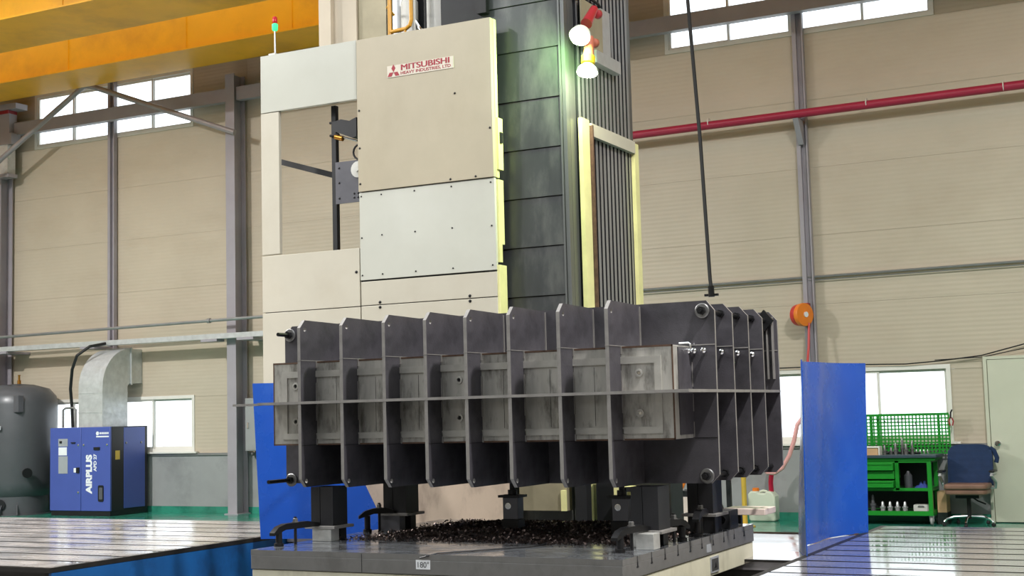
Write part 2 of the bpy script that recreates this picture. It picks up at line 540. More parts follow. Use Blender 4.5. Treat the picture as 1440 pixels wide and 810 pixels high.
# door
dr = thing('door_1', None, None, (-2.3, WY, 0), kind='structure')
B(-2.81, -1.75, WY - 0.1, WY - 0.035, 0.01, 2.205).build('door_leaf', 'door_paint', dr, bevel=0.006)
fr = MB(); fr.box(-2.86, -2.815, WY - 0.11, WY, 0, 2.25); fr.box(-1.745, -1.70, WY - 0.11, WY, 0, 2.25); fr.box(-2.815, -1.745, WY - 0.11, WY, 2.21, 2.25)
fr.build('door_frame', 'door_paint', dr)
MB().axlathe([(0.035, 0), (0.035, 0.012), (0.015, 0.016), (0.015, 0.05), (0.032, 0.06), (0.036, 0.085), (0.022, 0.1)], (-2.72, WY - 0.1, 1.07), (0, -1, 0)).build('door_knob', 'chrome', dr)

# columns, posts and girts
def h_column(label, x, y0, y1, z1, w=0.2):
    t = thing('steel_column', label, 'column', (x, (y0 + y1) / 2, 0))
    m = MB()
    m.box(x - w / 2, x + w / 2, y0, y0 + 0.02, 0.015, z1); m.box(x - w / 2, x + w / 2, y1 - 0.02, y1, 0.015, z1)
    m.box(x - 0.008, x + 0.008, y0 + 0.02, y1 - 0.02, 0.015, z1)
    m.build('shaft', 'column_paint', t)
    B(x - w / 2 - 0.05, x + w / 2 + 0.05, y0 - 0.04, y1, 0.0, 0.015).build('base_plate', 'column_paint', t)
    return t
h_column('grey H-section steel column on the back wall beside the cream machine', -15.54, 19.36, 19.68, 7.88)
lc = h_column('grey steel column at the end of the hall carrying the bracket of the crane', -21.42, 19.36, 19.68, 7.88, 0.3)
B(-21.5, -20.75, 19.25, 19.55, 7.89, 8.0).build('bracket_arm', 'column_paint', lc)
B(-21.26, -20.98, 19.3, 19.5, 7.42, 7.82).build('bracket_post', 'column_paint', lc)
B(-21.27, -20.9, 19.28, 19.52, 7.2, 7.42).build('bracket_seat', 'column_paint', lc)
B(-21.3, -20.98, 19.28, 19.52, 6.55, 6.62).build('bracket_shelf', 'column_paint', lc)
B(-21.27, -21.02, 19.3, 19.5, 6.62, 7.2).build('bracket_web', 'galvanised', lc)
B(-21.26, -20.98, 19.27, 19.5, 7.82, 7.885).build('bracket_pad', 'lamp_red', lc)
for x, lab in ((-18.63, 'slim grey wall post rising behind the sheet metal duct'), (-5.22, 'slim grey wall post carrying the orange hose reel')):
    t = thing('wall_post', lab, 'post', (x, WY - 0.08, 0))
    m = MB(); m.box(x - 0.08, x - 0.02, WY - 0.12, WY - 0.035, 1.07, 9.5); m.box(x - 0.02, x + 0.08, WY - 0.055, WY - 0.035, 1.07, 9.5); m.box(x + 0.06, x + 0.08, WY - 0.12, WY - 0.055, 1.07, 9.5)
    m.build('channel', 'column_paint', t)
    B(x - 0.06, x + 0.06, WY - 0.13, WY - 0.035, 0, 1.07).build('foot', 'column_paint', t)
for a, b, lab in ((-21.3, -15.64, 'grey steel wall beam crossing the high window above the compressor'), (-15.44, 8.5, 'grey steel wall beam crossing the high window above the red pipe')):
    t = thing('wall_beam', lab, 'beam', (a, 19.45, 7.5))
    m = MB(); m.box(a, b, 19.42, 19.44, 7.40, 7.64); m.box(a, b, 19.44, 19.56, 7.40, 7.42); m.box(a, b, 19.44, 19.56, 7.62, 7.64)
    m.build('channel', 'column_paint', t)
    for x in ((-18.63,) if a < -20 else (-5.22, -1.8)):
        B(x - 0.05, x + 0.05, 19.565, WY - 0.125, 7.42, 7.6).build('cleat', 'column_paint', t)

# overhead crane bridge: two girders joined by an end truck
cr = thing('bridge_crane', 'yellow overhead crane bridge with two box girders', 'crane', (-17, 16.5, 7.9))
for y0, y1, w0, w1 in ((14.88, 16.25, 15.0, 16.13), (17.72, 18.75, 17.80, 18.67)):
    g = MB()
    g.box(-25.6, 8.8, y0, y1, 7.9, 7.925)
    g.box(-25.6, 8.8, w0, w0 + 0.03, 7.925, 9.1); g.box(-25.6, 8.8, w1 - 0.03, w1, 7.925, 9.1)
    g.box(-25.6, 8.8, y0, y1, 9.1, 9.13)
    go = g.build('girder', 'crane_yellow', cr)
    for x in (-20.2, -17.9, -15.2, -13.0):
        B(x - 0.006, x + 0.006, w0 - 0.012, w0, 7.93, 9.09).build('web_seam', 'crane_yellow', go)
B(-12.12, -11.9, 14.3, 16.3, 8.05, 8.6).build('end_truck', 'crane_yellow', cr) if False else None
B(-25.9, -25.6, 14.4, 19.2, 7.95, 8.7).build('end_truck', 'crane_yellow', cr)

# inverted-V rod under the crane, pipes, trays
t = MB(); t.tube([(-21.35, 18.9, 6.45), (-20.785, 18.9, 6.80), (-18.68, 18.9, 7.93), (-18.57, 18.9, 7.97), (-18.44, 18.9, 7.95), (-15.3, 19.2, 6.75)], 0.05, 10)
rodo = t.build('bent_conduit', 'rod_grey', loc=(-18.5, 18.9, 6.45)); tag(rodo, 'grey conduit bent into an inverted V in front of the high window', 'conduit')
rp = thing('fire_pipe', 'red fire water pipe running along the back wall', 'pipe', (-7.6, 19.4, 5.88))
MB().tube([(-8.9, 19.40, 5.845), (-7.66, 19.40, 5.855), (8.9, 19.40, 5.96)], 0.062, 14).build('pipe', 'red_pipe', rp)
for x in (-6.55, -4.2, -2.35, -0.4): 
    MB().tube([(x, 19.40 + 0.066 * math.cos(a), 5.9 + 0.066 * math.sin(a)) for a in [i * math.pi / 6 for i in range(-6, 7)]], 0.008, 6).build('pipe_strap', 'white_upvc', rp)
pb = MB(); pb.prism([(19.33, 5.8), (WY - 0.13, 5.8), (WY - 0.13, 5.45), (WY - 0.17, 5.45), (19.36, 5.76)], 0, -5.26, -5.18)
pb.build('pipe_bracket', 'column_paint', rp)
t = thing('cable_tray', 'galvanised cable tray along the back wall above the compressor', 'tray', (-18, 19.35, 3.1))
m = MB(); m.box(-25, -14.6, 19.15, 19.16, 3.09, 3.18); m.box(-25, -14.6, 19.16, 19.33, 3.09, 3.10); m.box(-25, -14.6, 19.33, 19.34, 3.09, 3.18)
m.build('tray', 'galvanised', t)
for x in (-20.9, -18.63, -15.75, -14.95):
    B(x - 0.3, x + 0.06, 19.14, WY - 0.125 if abs(x + 18.63) < .1 else (19.355 if abs(x + 15.6) < .3 else WY - 0.002), 3.045, 3.088).build('tray_bracket', 'column_paint', t)
t = thing('conduit_pipe', 'thin grey conduit pipe above the cable tray', 'pipe', (-18, 19.3, 3.41))
MB().tube([(-25, 19.12, 3.33), (-18, 19.12, 3.395), (-13.2, 19.12, 3.435)], 0.028, 8).build('pipe', 'grey_conduit', t)
for x in (-15.84,): MB().cyl((x - 0.03, 19.12, 3.414), (x + 0.03, 19.12, 3.414), 0.045, 10).build('coupling', 'grey_conduit', t)
t = MB(); t.tube([(-12.5, 19.70, 3.45), (-7.89, 19.70, 3.49), (8.9, 19.70, 3.60)], 0.018, 6); t.tube([(-12.5, 19.70, 3.40), (-7.89, 19.70, 3.44), (8.9, 19.70, 3.55)], 0.008, 6)
tag(t.build('wall_cable', 'grey_conduit', loc=(-2, 19.7, 3.5)), 'pair of thin grey cables running straight along the wall under the red pipe', 'cable')
t = MB()
t.tube([(-7.6, 19.68, 2.20), (-5.68, 19.68, 2.20), (-4.44, 19.68, 2.205), (-3.9, 19.68, 2.19), (-3.45, 19.68, 2.215), (-2.88, 19.68, 2.267), (-2.32, 19.68, 2.40), (-1.2, 19.68, 2.75)], 0.009, 6)
tag(t.build('sagging_cable', 'rubber', loc=(-4, 19.68, 2.2)), 'thin dark cable sagging over the window and the door', 'cable')
t = MB(); t.tube([(-3.5, 19.66, 2.23), (-2.88, 19.66, 2.245), (-2.32, 19.66, 2.34), (-1.2, 19.66, 2.62)], 0.006, 6)
tag(t.build('sagging_wire', 'rubber', loc=(-3, 19.66, 2.2)), 'second thinner wire below the cable over the door', 'cable')
t = thing('junction_box', 'narrow grey switch cabinet on the wall behind the steel column', 'box', (-15.2, 19.6, 1.1))
B(-15.36, -14.8, 19.5, WY - 0.065, 1.1, 2.03).build('cabinet', 'wainscot', t, bevel=0.008)
B(-15.345, -14.815, 19.493, 19.5, 1.12, 2.01).build('cabinet_door', 'wainscot', t)
B(-15.30, -15.27, 19.475, 19.493, 1.5, 1.6).build('catch', 'chrome', t)

# T-slot floor plates
def slot_plate(label, x0, x1, y0, y1, pitch, z=0.0, thick=0.32, mat_='cast_iron', gap=0.075):
    t = thing('slotted_floor_plate', label, 'floor plate', (x0, y0, z - thick), fg=True)
    B(x0, x1, y0, y1, z - thick, z - 0.12).build('plate_body', 'cast_edge', t)
    n = max(1, round((y1 - y0) / pitch)); w = (y1 - y0) / n
    lb_ = B(0, x1 - x0, gap / 2, w - gap / 2, 0, 0.12, 1); lb_.m[1] = 0  # slot shade put into the colour: land sides dark, only tops bright
    me = lb_.mesh('slot_land', [mat_, 'cast_edge'])
    for i in range(n):
        share(me, 'slot_land', t, (0, i * w, thick - 0.12))
    return t
lp = slot_plate('slotted cast iron floor plate stretching in front of the blue compressor', -25.9, -12.19, 11.85, 18.18, 0.615)
B(-12.19, -12.15, 11.85, 18.15, -0.637, -0.06).build('side_sheet', 'pit_blue', lp)
B(-12.3, -12.15, 11.82, 18.18, -0.055, 0.0).build('edge_rail', 'cast_edge', lp)
B(-25.9, -12.3, 11.82, 11.85, -0.055, 0.0).build('edge_rail', 'cast_edge', lp)
B(-25.9, -12.2, 11.86, 18.15, -0.637, -0.32).build('foundation_block', 'foundation_cream', lp)
rpl = slot_plate('wet slotted cast iron floor plate in front of the green tool cart and chair', -4.12, 8.9, 7.5, 18.98, 0.547, mat_='cast_wet')
B(-4.2, -4.12, 7.5, 18.98, -0.06, 0.0).build('edge_rail', 'cast_edge', rpl)
B(-4.19, 8.9, 7.51, 18.95, -0.637, -0.32).build('foundation_block', 'foundation_cream', rpl)
cp = thing('floor_cover_plate', 'plain steel cover plate on the floor between the rotary table and the blue guard', 'floor plate', (-8, 14.64, -0.1), fg=True)
MB().prism([(-8.6, 14.64), (-4.21, 14.64), (-4.21, 17.70), (-12.12, 17.70), (-12.12, 16.33), (-8.6, 16.33)], 2, -0.12, -0.005).build('cover_plate', 'cast_wet', cp)
fb_ = MB(); fb_.box(-8.58, -4.23, 14.66, 16.33, -0.637, -0.121); fb_.box(-12.1, -4.23, 16.35, 17.68, -0.637, -0.121); fb_.build('foundation_block', 'pit_concrete', cp)
B(-12.12, -4.21, 17.68, 17.735, -0.004, 0.008).build('joint_strip', 'rust', cp)
B(-8.6, -4.21, 14.62, 14.64, -0.03, -0.006).build('front_edge', 'cast_edge', cp)

# ================================================================== ROTARY TABLE
TZ = 0.35
TX0, TX1, TY0, TY1 = -8.755, -4.72, 11.19, 14.96
tb = thing('rotary_table', 'square slotted rotary table carrying the welded steel frame', 'machine table', (-6.75, 13.0, -0.637), fg=True)
B(TX0, TX1, TY0, TY1, 0.16, TZ - 0.055).build('table_slab', 'table_side', tb, bevel=0.006)
npit = 11
pw = (TY1 - TY0) / npit
for i in range(npit):
    a = TY0 + i * pw + (0.014 if i else 0); b = TY0 + (i + 1) * pw - (0.014 if i < npit - 1 else 0)
    lm = B(TX0, TX1, a, b, TZ - 0.055, TZ, 1); lm.m[1] = 0
    lm.build('table_land', ['table_top', 'table_side'], tb)
for i in range(1, npit):
    y = TY0 + i * pw
    B(TX1, TX1 + 0.002, y - 0.013, y + 0.013, TZ - 0.09, TZ - 0.05).build('slot_mouth', 'black_paint', tb)
    B(TX1, TX1 + 0.002, y - 0.024, y + 0.024, TZ - 0.105, TZ - 0.09).build('slot_mouth', 'black_paint', tb)
B(-7.432, -7.427, TY0 - 0.002, TY0, 0.162, TZ - 0.01).build('seam', 'black_paint', tb)
B(TX0 + 0.01, TX1 - 0.01, TY0 + 0.01, TY1 - 0.01, -0.06, 0.155).build('skirt', 'table_skirt', tb, bevel=0.006)
MB().lathe([(1.55, -0.637), (1.55, -0.25), (1.4, -0.06)], (-6.75, 13.05, 0), 40).build('pedestal', 'machine_dark', tb)
def plate_label(s, x0, x1, z0, z1, y):
    p = B(x0, x1, y - 0.004, y, z0, z1).build('angle_label', 'white_print', tb)
    text('angle_print', s, 0.075, 'black_print', p, ((x0 + x1) / 2, y - 0.0045, (z0 + z1) / 2 - 0.026), (1, 0, 0), (0, 0, 1), 0.0008, 'CENTER')
plate_label('180°', -6.82, -6.667, 0.212, 0.297, TY0)
p = B(TX1, TX1 + 0.004, 13.38, 13.52, 0.19, 0.27).build('angle_label', 'grey_plate', tb)
p = B(TX1 - 0.008, TX1 + 0.0, 13.5, 13.75, -0.03, 0.13).build('type_plate', 'grey_plate', tb)
B(TX1, TX1 + 0.002, 13.52, 13.73, -0.01, 0.11).build('plate_face', 'washer_steel', p)
MB().prism([(13.58, 0.015), (13.67, 0.015), (13.64, 0.085)], 0, TX1 + 0.002, TX1 + 0.004).build('plate_mark', 'black_print', p)
# coolant streaks hanging from the slots
# cable lying over the front edge
t = MB(); t.tube([(-6.77, 11.18, 0.318), (-6.70, 11.17, 0.335), (-6.62, 11.25, 0.358), (-6.35, 11.6, 0.358), (-6.05, 12.0, 0.358), (-5.95, 12.2, 0.36)], 0.007, 6)
tag(t.build('thin_wire', 'black_paint', loc=(-6.5, 11.3, 0.35), fg=True), 'thin black wire lying over the front edge of the rotary table', 'wire')

# chips
def mound(x, y):
    e = min(x + 8.35, -4.95 - x, (y - 12.35) * 1.2, 14.9 - y)
    if e <= 0: return 0
    k = min(1, e / 0.45)
    n = 0.5 + 0.5 * math.sin(3.1 * x + 1.3 * math.sin(4.0 * y)) * math.cos(2.7 * y + math.sin(3 * x))
    return k * (0.015 + 0.075 * n)
ch = thing('metal_chips', 'dark metal chips heaped on the rotary table under the frame', 'metal chips', (-6.6, 13.6, TZ), kind='stuff', fg=True)
rows = [[(-8.4 + 3.5 * j / 70, 12.3 + 2.63 * i / 52, TZ - 0.02 + mound(-8.4 + 3.5 * j / 70, 12.3 + 2.63 * i / 52) * (0.8 + 0.4 * random.random())) for j in range(71)] for i in range(53)]
o = MB().grid(rows).build('chip_bed', 'chip_bed', ch); o['kind'] = 'stuff'
fl = MB()
for i in range(9000):
    x, y = random.uniform(-8.5, -4.9), 12.25 + 2.65 * random.random()
    h = mound(x, y)
    if h <= 0.005 and random.random() > 0.12: continue
    c = Vector((x, y, TZ + max(0, h - 0.02) + random.uniform(0.004, 0.022)))
    a = random.uniform(0, 6.28); l = random.uniform(0.012, 0.03); w = random.uniform(0.004, 0.010)
    d = Vector((math.cos(a), math.sin(a), random.uniform(-0.6, 0.6))).normalized() * l
    e = d.cross(Vector((random.uniform(-1, 1), random.uniform(-1, 1), 1))).normalized() * w
    k = d.cross(e).normalized() * l * 0.5
    fl.add([c - d - e, c - d + e, c + k - e, c + k + e, c + d - e, c + d + e], [(0, 1, 3, 2), (2, 3, 5, 4)])
o = fl.build('chip_flakes', 'chip', ch); o['kind'] = 'stuff'

# ================================================================== WELDED FRAME
from mathutils.geometry import tessellate_polygon
fz0, fz1 = 0.92, 2.70
fm = thing('welded_steel_frame', 'large black welded steel frame with ribs on the rotary table', 'steel frame', (-6.93, 13.0, fz0), fg=True)
def plate_with_holes(mb, outer, holes, ax, a, b, mi=0, smi=1):
    polys = [[Vector((p[0], p[1], 0)) for p in outer]] + [[Vector((p[0], p[1], 0)) for p in h] for h in holes]
    tri = tessellate_polygon(polys)
    flat = [p for pl in polys for p in pl]
    def P(p, c): return (c, p[0], p[1]) if ax == 0 else (p[0], c, p[1])
    n = len(flat)
    k = len(mb.v)
    mb.v += [P(p, a) for p in flat] + [P(p, b) for p in flat]
    for t_ in tri:
        mb.f.append(tuple(k + i for i in t_)); mb.m.append(mi)
        mb.f.append(tuple(k + n + i for i in reversed(t_))); mb.m.append(mi)
    s0 = 0
    for pl in polys:
        m_ = len(pl)
        for i in range(m_):
            j = (i + 1) % m_
            mb.f.append((k + s0 + i, k + s0 + j, k + n + s0 + j, k + n + s0 + i)); mb.m.append(smi)
        s0 += m_
    return mb
def circ(cx, cy, r, n=12): return [(cx + r * math.cos(2 * math.pi * i / n), cy + r * math.sin(2 * math.pi * i / n)) for i in range(n)]
FY = 12.0; BY = 12.80
ribx = [-8.726, -8.185, -7.657, -7.159, -6.689, -6.202, -5.658, -5.149]
c = 0.085
outer = [(FY, fz0 + c), (FY + c, fz0), (BY, fz0), (BY, fz1 - 0.01), (FY + c, fz1), (FY, fz1 - c)]
RT = 0.019
ribmesh = plate_with_holes(MB(), outer, [circ(12.085, 2.600, 0.024), circ(12.085, 0.985, 0.024)], 0, -RT, RT).mesh('rib', ['mill_scale', 'cut_edge'], Vector((0, 13.0, fz0)))
weldmeshes = [B(RT, RT + 0.012, 12.272, 12.288, z0, z1).mesh('weld_bead', 'cut_edge', Vector((0, 13.0, fz0))) for z0, z1 in ((2.19, 2.262), (1.83, 2.03), (1.62, 1.79), (1.36, 1.47))]
smm = MB(); smm.box(RT, RT + 0.004, FY + 0.01, BY, 2.262, 2.270); smm.box(-RT - 0.001, RT + 0.001, FY - 0.004, FY, 2.262, 2.270)
seammesh = smm.mesh('seam_bar', 'cut_edge', Vector((0, 13.0, fz0)))
sm2 = MB(); sm2.box(RT, RT + 0.002, FY + 0.01, BY, 1.358, 1.364)
seam2 = sm2.mesh('seam_line', 'black_steel', Vector((0, 13.0, fz0)))
for x in ribx:
    r = share(ribmesh, 'rib', fm, (x + 6.93, 0, 0))
    for wm in weldmeshes: share(wm, 'weld_bead', r, (0, 0, 0))
    share(seammesh, 'seam_bar', r, (0, 0, 0)); share(seam2, 'seam_line', r, (0, 0, 0))
# back plate behind the ribs and plates standing out at both ends
bpm = plate_with_holes(MB(), [(-9.5, fz0 + c), (-9.42, fz0), (-4.44, fz0), (-4.355, fz0 + c), (-4.345, fz1 - 0.1), (-4.425, fz1), (-9.40, fz1), (-9.5, fz1 - 0.1)], [], 1, BY, BY + 0.035)
bpo = bpm.build('web_plate', ['mill_scale', 'cut_edge'], fm)
for x in ribx:
    B(x + RT, x + RT + 0.012, BY - 0.012, BY, 2.27, fz1 - 0.02).build('weld_bead', 'cut_edge', bpo)
B(-4.59, -4.35, BY - 0.006, BY, 2.262, 2.272).build('seam_bar', 'cut_edge', bpo)
B(-4.59, -4.36, BY - 0.003, BY, 1.356, 1.364).build('seam_line', 'black_steel', bpo)
sy = [13.352, 13.873, 14.378, 14.944]
def side_plate(y, sgn):
    xa = -5.1 if sgn > 0 else -8.76
    xb = -4.348 if sgn > 0 else -9.5
    m = plate_with_holes(MB(), [(xa, fz0), (xb - sgn * c, fz0), (xb, fz0 + c), (xb, fz1 - 0.1), (xb - sgn * 0.09, fz1), (xa, fz1)], [], 1, y, y + 0.03)
    o = m.build('side_plate', ['mill_scale', 'cut_edge'], fm)
    if sgn > 0:
        B(xb - 0.5, xb - 0.005, y - 0.006, y, 2.262, 2.272).build('seam_bar', 'cut_edge', o)
    return o
for y in sy:
    so = side_plate(y, 1); side_plate(y, -1)
for x in (-4.66, -4.59, -4.52, -4.46, -4.40):
    B(x, x + 0.012, 14.944 - 0.06, 14.944, 1.95, fz1 - 0.06).build('stiffener', ['cut_edge'], fm)
core = MB()
core.box(-5.13, -5.1, BY + 0.035, 15.2, fz0, fz1 - 0.05); core.box(-8.76, -8.73, BY + 0.035, 15.2, fz0, fz1 - 0.05); core.box(-8.73, -5.13, 15.17, 15.2, fz0, fz1 - 0.05)
core.box(-8.73, -5.13, BY + 0.035, 15.17, fz0 + 0.02, fz0 + 0.05)
core.build('inner_wall', 'mill_scale', fm)
# box beam seen between the ribs
bx = MB(); bx.box(-9.28, -4.602, 12.29, BY, 1.362, 2.258)
bo = bx.build('box_beam', 'box_steel', fm, bevel=0.006)
def boxpart(n, m, *a): return B(*a).build(n, m, bo)
for z0, z1 in ((2.092, 2.160), (1.422, 1.486)):
    MB().prism([(-9.155, z1 if z0 > 2 else z0), (-4.718, z1 if z0 > 2 else z0), (-4.785, z0 if z0 > 2 else z1), (-9.088, z0 if z0 > 2 else z1)], 1, 12.272, 12.29).build('frame_strip', 'frame_strip', bo)
MB().prism([(-4.718, 2.16), (-4.718, 1.422), (-4.785, 1.486), (-4.785, 2.092)], 1, 12.273, 12.29).build('frame_strip', 'frame_strip', bo)
MB().prism([(-9.155, 2.16), (-9.155, 1.422), (-9.088, 1.486), (-9.088, 2.092)], 1, 12.273, 12.29).build('frame_strip', 'frame_strip', bo)
for x in (-8.98, -6.93, -4.948):
    for z in (2.0, 1.615):
        rg = MB().axlathe([(0.040, 0), (0.040, 0.014), (0.022, 0.016), (0.020, 0.002)], (x, 12.29, z), (0, -1, 0), 16).build('boss', 'frame_strip', bo)
        MB().axlathe([(0.020, 0.002), (0.016, 0.006)], (x, 12.29, z), (0, -1, 0), 12).build('plug', 'chrome' if x > -5 else 'black_steel', bo)
for x in (-8.45, -7.95, -7.42, -6.42, -5.42, -5.9):
    boxpart('panel_seam', 'black_steel', x, x + 0.004, 12.288, 12.29, 1.5, 2.07)
for z0, z1 in ((2.244, 2.262), (1.358, 1.374)):
    boxpart('rust_edge', 'rust', -9.283, -4.599, 12.286, 12.293, z0, z1)
boxpart('rust_edge', 'rust', -4.612, -4.599, 12.286, 12.30, 1.36, 2.26)
boxpart('rust_edge', 'rust', -9.283, -9.272, 12.286, 12.30, 1.36, 2.26)
boxpart('cover_sheet', 'mill_scale', -4.602, -4.592, 12.42, BY - 0.01, 1.40, 2.24)
boxpart('weld_bead', 'cut_edge', -4.6, -4.588, BY - 0.014, BY, 1.37, 1.52); boxpart('weld_bead', 'cut_edge', -4.6, -4.588, BY - 0.014, BY, 1.62, 1.79); boxpart('weld_bead', 'cut_edge', -4.6, -4.588, BY - 0.014, BY, 1.86, 2.1)
# middle shelf running round front and side
sh = MB(); sh.box(-9.28, -4.345, FY - 0.006, 12.30, 1.800, 1.828); sh.box(-4.602, -4.345, 12.30, 14.97, 1.800, 1.828)
sh.build('shelf_plate', 'cut_edge', fm)
B(-9.62, -9.28, FY, FY + 0.07, 1.796, 1.822).build('shelf_tail', 'cut_edge', fm)
# tie rods with nuts and washers
for x, z, y0 in ((-4.463, 2.600, 12.70), (-4.475, 0.992, 12.70), (-9.42, 2.60, 12.56), (-9.42, 0.957, 12.36)):
    r = MB().cyl((x, y0, z), (x, 15.15, z), 0.022, 10).build('tie_rod', 'black_steel', fm)
    MB().axlathe([(0.068, 0), (0.074, 0.006), (0.074, 0.02), (0.066, 0.026), (0.04, 0.026)], (x, BY, z), (0, -1, 0), 24).build('washer', 'washer_steel', r)
    MB().cyl((x, BY - 0.026, z), (x, BY - 0.07, z), 0.042, 6).build('nut', 'black_steel', r)
    if x > -5:
        for y in sy[:3]:
            MB().cyl((x, y - 0.001, z), (x, y - 0.04, z), 0.04, 6).build('nut', 'black_steel', r)
m = MB(); m.prism([(-4.463, 2.72), (-4.36, 2.6), (-4.463, 2.48), (-4.566, 2.6)], 1, 14.83, 14.88); m.build('square_washer', 'black_steel', fm)
# chrome pipe fittings along the top of the side plates
for x, y in ((-4.68, BY - 0.0), (-4.60, BY), (-4.545, BY), (-4.446, BY), (-4.45, sy[0]), (-4.45, sy[1]), (-4.45, sy[2])):
    y -= 0.0
    MB().axlathe([(0.014, 0), (0.014, 0.02), (0.026, 0.028), (0.033, 0.05), (0.028, 0.075), (0.012, 0.088)], (x, y if x > -4.59 else y - 0.02, 2.21), (0, -1, 0), 14).build('fitting', 'chrome', fm)
MB().tube([(-4.70, BY - 0.05, 2.29), (-4.60, BY - 0.05, 2.29), (-4.585, BY - 0.05, 2.275), (-4.585, BY - 0.05, 2.22)], 0.012, 8).build('hook_bar', 'chrome', fm)

# ---- support columns under the frame
def support(label, x0, x1, y0, y1, zf, blocks):
    t = thing('support_column', label, 'column', ((x0 + x1) / 2, (y0 + y1) / 2, TZ), 'support columns under the frame', fg=True)
    m = MB(); g = x0 + (x1 - x0) * 0.42
    m.box(x0, g - 0.004, y0, y1, zf + 0.03, fz0 - 0.002); m.box(g + 0.004, x1, y0, y1, zf + 0.03, fz0 - 0.002); m.box(g - 0.004, g + 0.004, y0 + 0.008, y1 - 0.005, zf + 0.03, fz0 - 0.002)
    m.build('shaft', 'leg_steel', t)
    B(x0 - 0.05, x1 + 0.05, y0 - 0.05, y1 + 0.05, zf, zf + 0.03).build('foot_plate', 'cut_edge', t, bevel=0.003)
    for bxx in blocks:
        B(bxx[0], bxx[1], bxx[2], bxx[3], TZ + 0.001, zf).build('packing_block', bxx[4], t, bevel=0.004)
support('black steel support column under the frame end near the blue sheet', -8.70, -8.42, 12.15, 12.42, 0.48,
        [(-8.66, -8.42, 12.11, 12.26, 'block_steel'), (-8.66, -8.46, 12.34, 12.46, 'black_steel')])
support('black steel support column under the frame end near the chrome fittings', -5.06, -4.785, 12.25, 12.55, 0.48,
        [(-5.04, -4.86, 12.22, 12.34, 'block_steel'), (-5.0, -4.82, 12.45, 12.58, 'black_steel')])
support('black steel support column behind the heap of chips next to the blue sheet', -8.60, -8.30, 13.42, 13.70, 0.52,
        [(-8.62, -8.36, 13.38, 13.5, 'machine_grey'), (-8.55, -8.35, 13.6, 13.72, 'black_steel')])
support('black steel support column behind the heap of chips next to the pale board', -5.06, -4.78, 13.80, 14.10, 0.52,
        [(-5.05, -4.75, 13.76, 13.86, 'black_steel'), (-5.0, -4.8, 14.0, 14.12, 'black_steel')])

def jack(label, x, y):
    t = thing('screw_jack', label, 'jack', (x, y, TZ), 'screw jacks under the middle of the frame', fg=True)
    B(x - 0.10, x + 0.10, y - 0.08, y + 0.08, TZ, TZ + 0.17).build('base_block', 'black_steel', t, bevel=0.006)
    b = B(x - 0.085, x + 0.095, y - 0.07, y + 0.07, TZ + 0.17, TZ + 0.40).build('body_block', 'machine_grey', t, bevel=0.006)
    MB().axlathe([(0.035, 0), (0.035, 0.004), (0.028, 0.005), (0.028, 0.002)], (x - 0.02, y - 0.07, TZ + 0.31), (0, -1, 0), 16).build('bore', 'chrome', b)
    B(x - 0.13, x + 0.13, y - 0.09, y + 0.09, TZ + 0.40, TZ + 0.425).build('flange', 'black_steel', t)
    MB().lathe([(0.05, TZ + 0.425), (0.05, TZ + 0.48), (0.03, TZ + 0.48), (0.03, fz0)], (x, y, 0), 14).build('screw', 'black_steel', t)
jack('dark screw jack standing in the chips before the cream machine base', -6.82, 13.2)
jack('dark screw jack standing in the chips before the pale yellow casting', -5.53, 13.15)

# ---- clamps
def clamp(label, heel, toe, zb, stud=0.45, curve=True):
    h, q = Vector((heel[0], heel[1], 0)), Vector((toe[0], toe[1], 0))
    t = thing('strap_clamp', label, 'clamp', (heel[0], heel[1], TZ), 'strap clamps on the rotary table', fg=True)
    d = (q - h).normalized(); n = Vector((-d.y, d.x, 0)) * 0.035
    L = (q - h).length
    m = MB()
    def st(s, z0, z1):
        p = h + d * s
        return [tuple(p - n + Vector((0, 0, z0))), tuple(p + n + Vector((0, 0, z0))), tuple(p + n + Vector((0, 0, z1))), tuple(p - n + Vector((0, 0, z1)))]
    secs = [st(-0.07, zb - 0.05, zb - 0.02), st(0.0, zb - 0.03, zb + 0.035), st(0.1, zb, zb + 0.06), st(L * 0.7, zb, zb + 0.065), st(L, zb, zb + 0.035)]
    vs = [v for s in secs for v in s]
    fs = [(0, 1, 2, 3), (16, 19, 18, 17)]
    for i in range(4):
        for k in range(4):
            fs.append((i * 4 + k, i * 4 + (k + 1) % 4, i * 4 + 4 + (k + 1) % 4, i * 4 + 4 + k))
    m.add(vs, fs); m.build('strap', 'black_steel', t)
    hs = h + d * 0.03
    MB().lathe([(0.05, TZ), (0.05, TZ + 0.03), (0.034, TZ + 0.035), (0.034, zb - 0.02)], (hs.x, hs.y, 0), 12).build('heel_jack', 'black_steel', t)
    s = h + d * L * stud
    MB().cyl((s.x, s.y, TZ - 0.02), (s.x, s.y, zb + 0.12), 0.016, 10).build('stud', 'black_steel', t)
    MB().lathe([(0.04, zb + 0.062), (0.04, zb + 0.07), (0.028, zb + 0.07), (0.028, zb + 0.1), (0.02, zb + 0.106)], (s.x, s.y, 0), 6).build('nut', 'washer_steel', t)
clamp('black strap clamp holding the support column near the end of the blue pit sheet', (-8.68, 11.52), (-8.60, 12.12), 0.512)
clamp('black strap clamp reaching the support column from the edge next to the blue sheet', (-8.70, 13.18), (-8.45, 13.40), 0.552, 0.5)
clamp('black strap clamp beside the grey block at the table corner', (-4.98, 11.72), (-4.90, 12.24), 0.512)
clamp('black strap clamp on the support column over the side slots of the table', (-4.80, 12.95), (-4.87, 12.55), 0.512)
clamp('black strap clamp on the rear support column pointing along the table edge', (-4.80, 13.35), (-4.86, 13.79), 0.552)
clamp('black strap clamp in front of the pale board at the far table edge', (-4.99, 14.62), (-4.96, 14.12), 0.552)
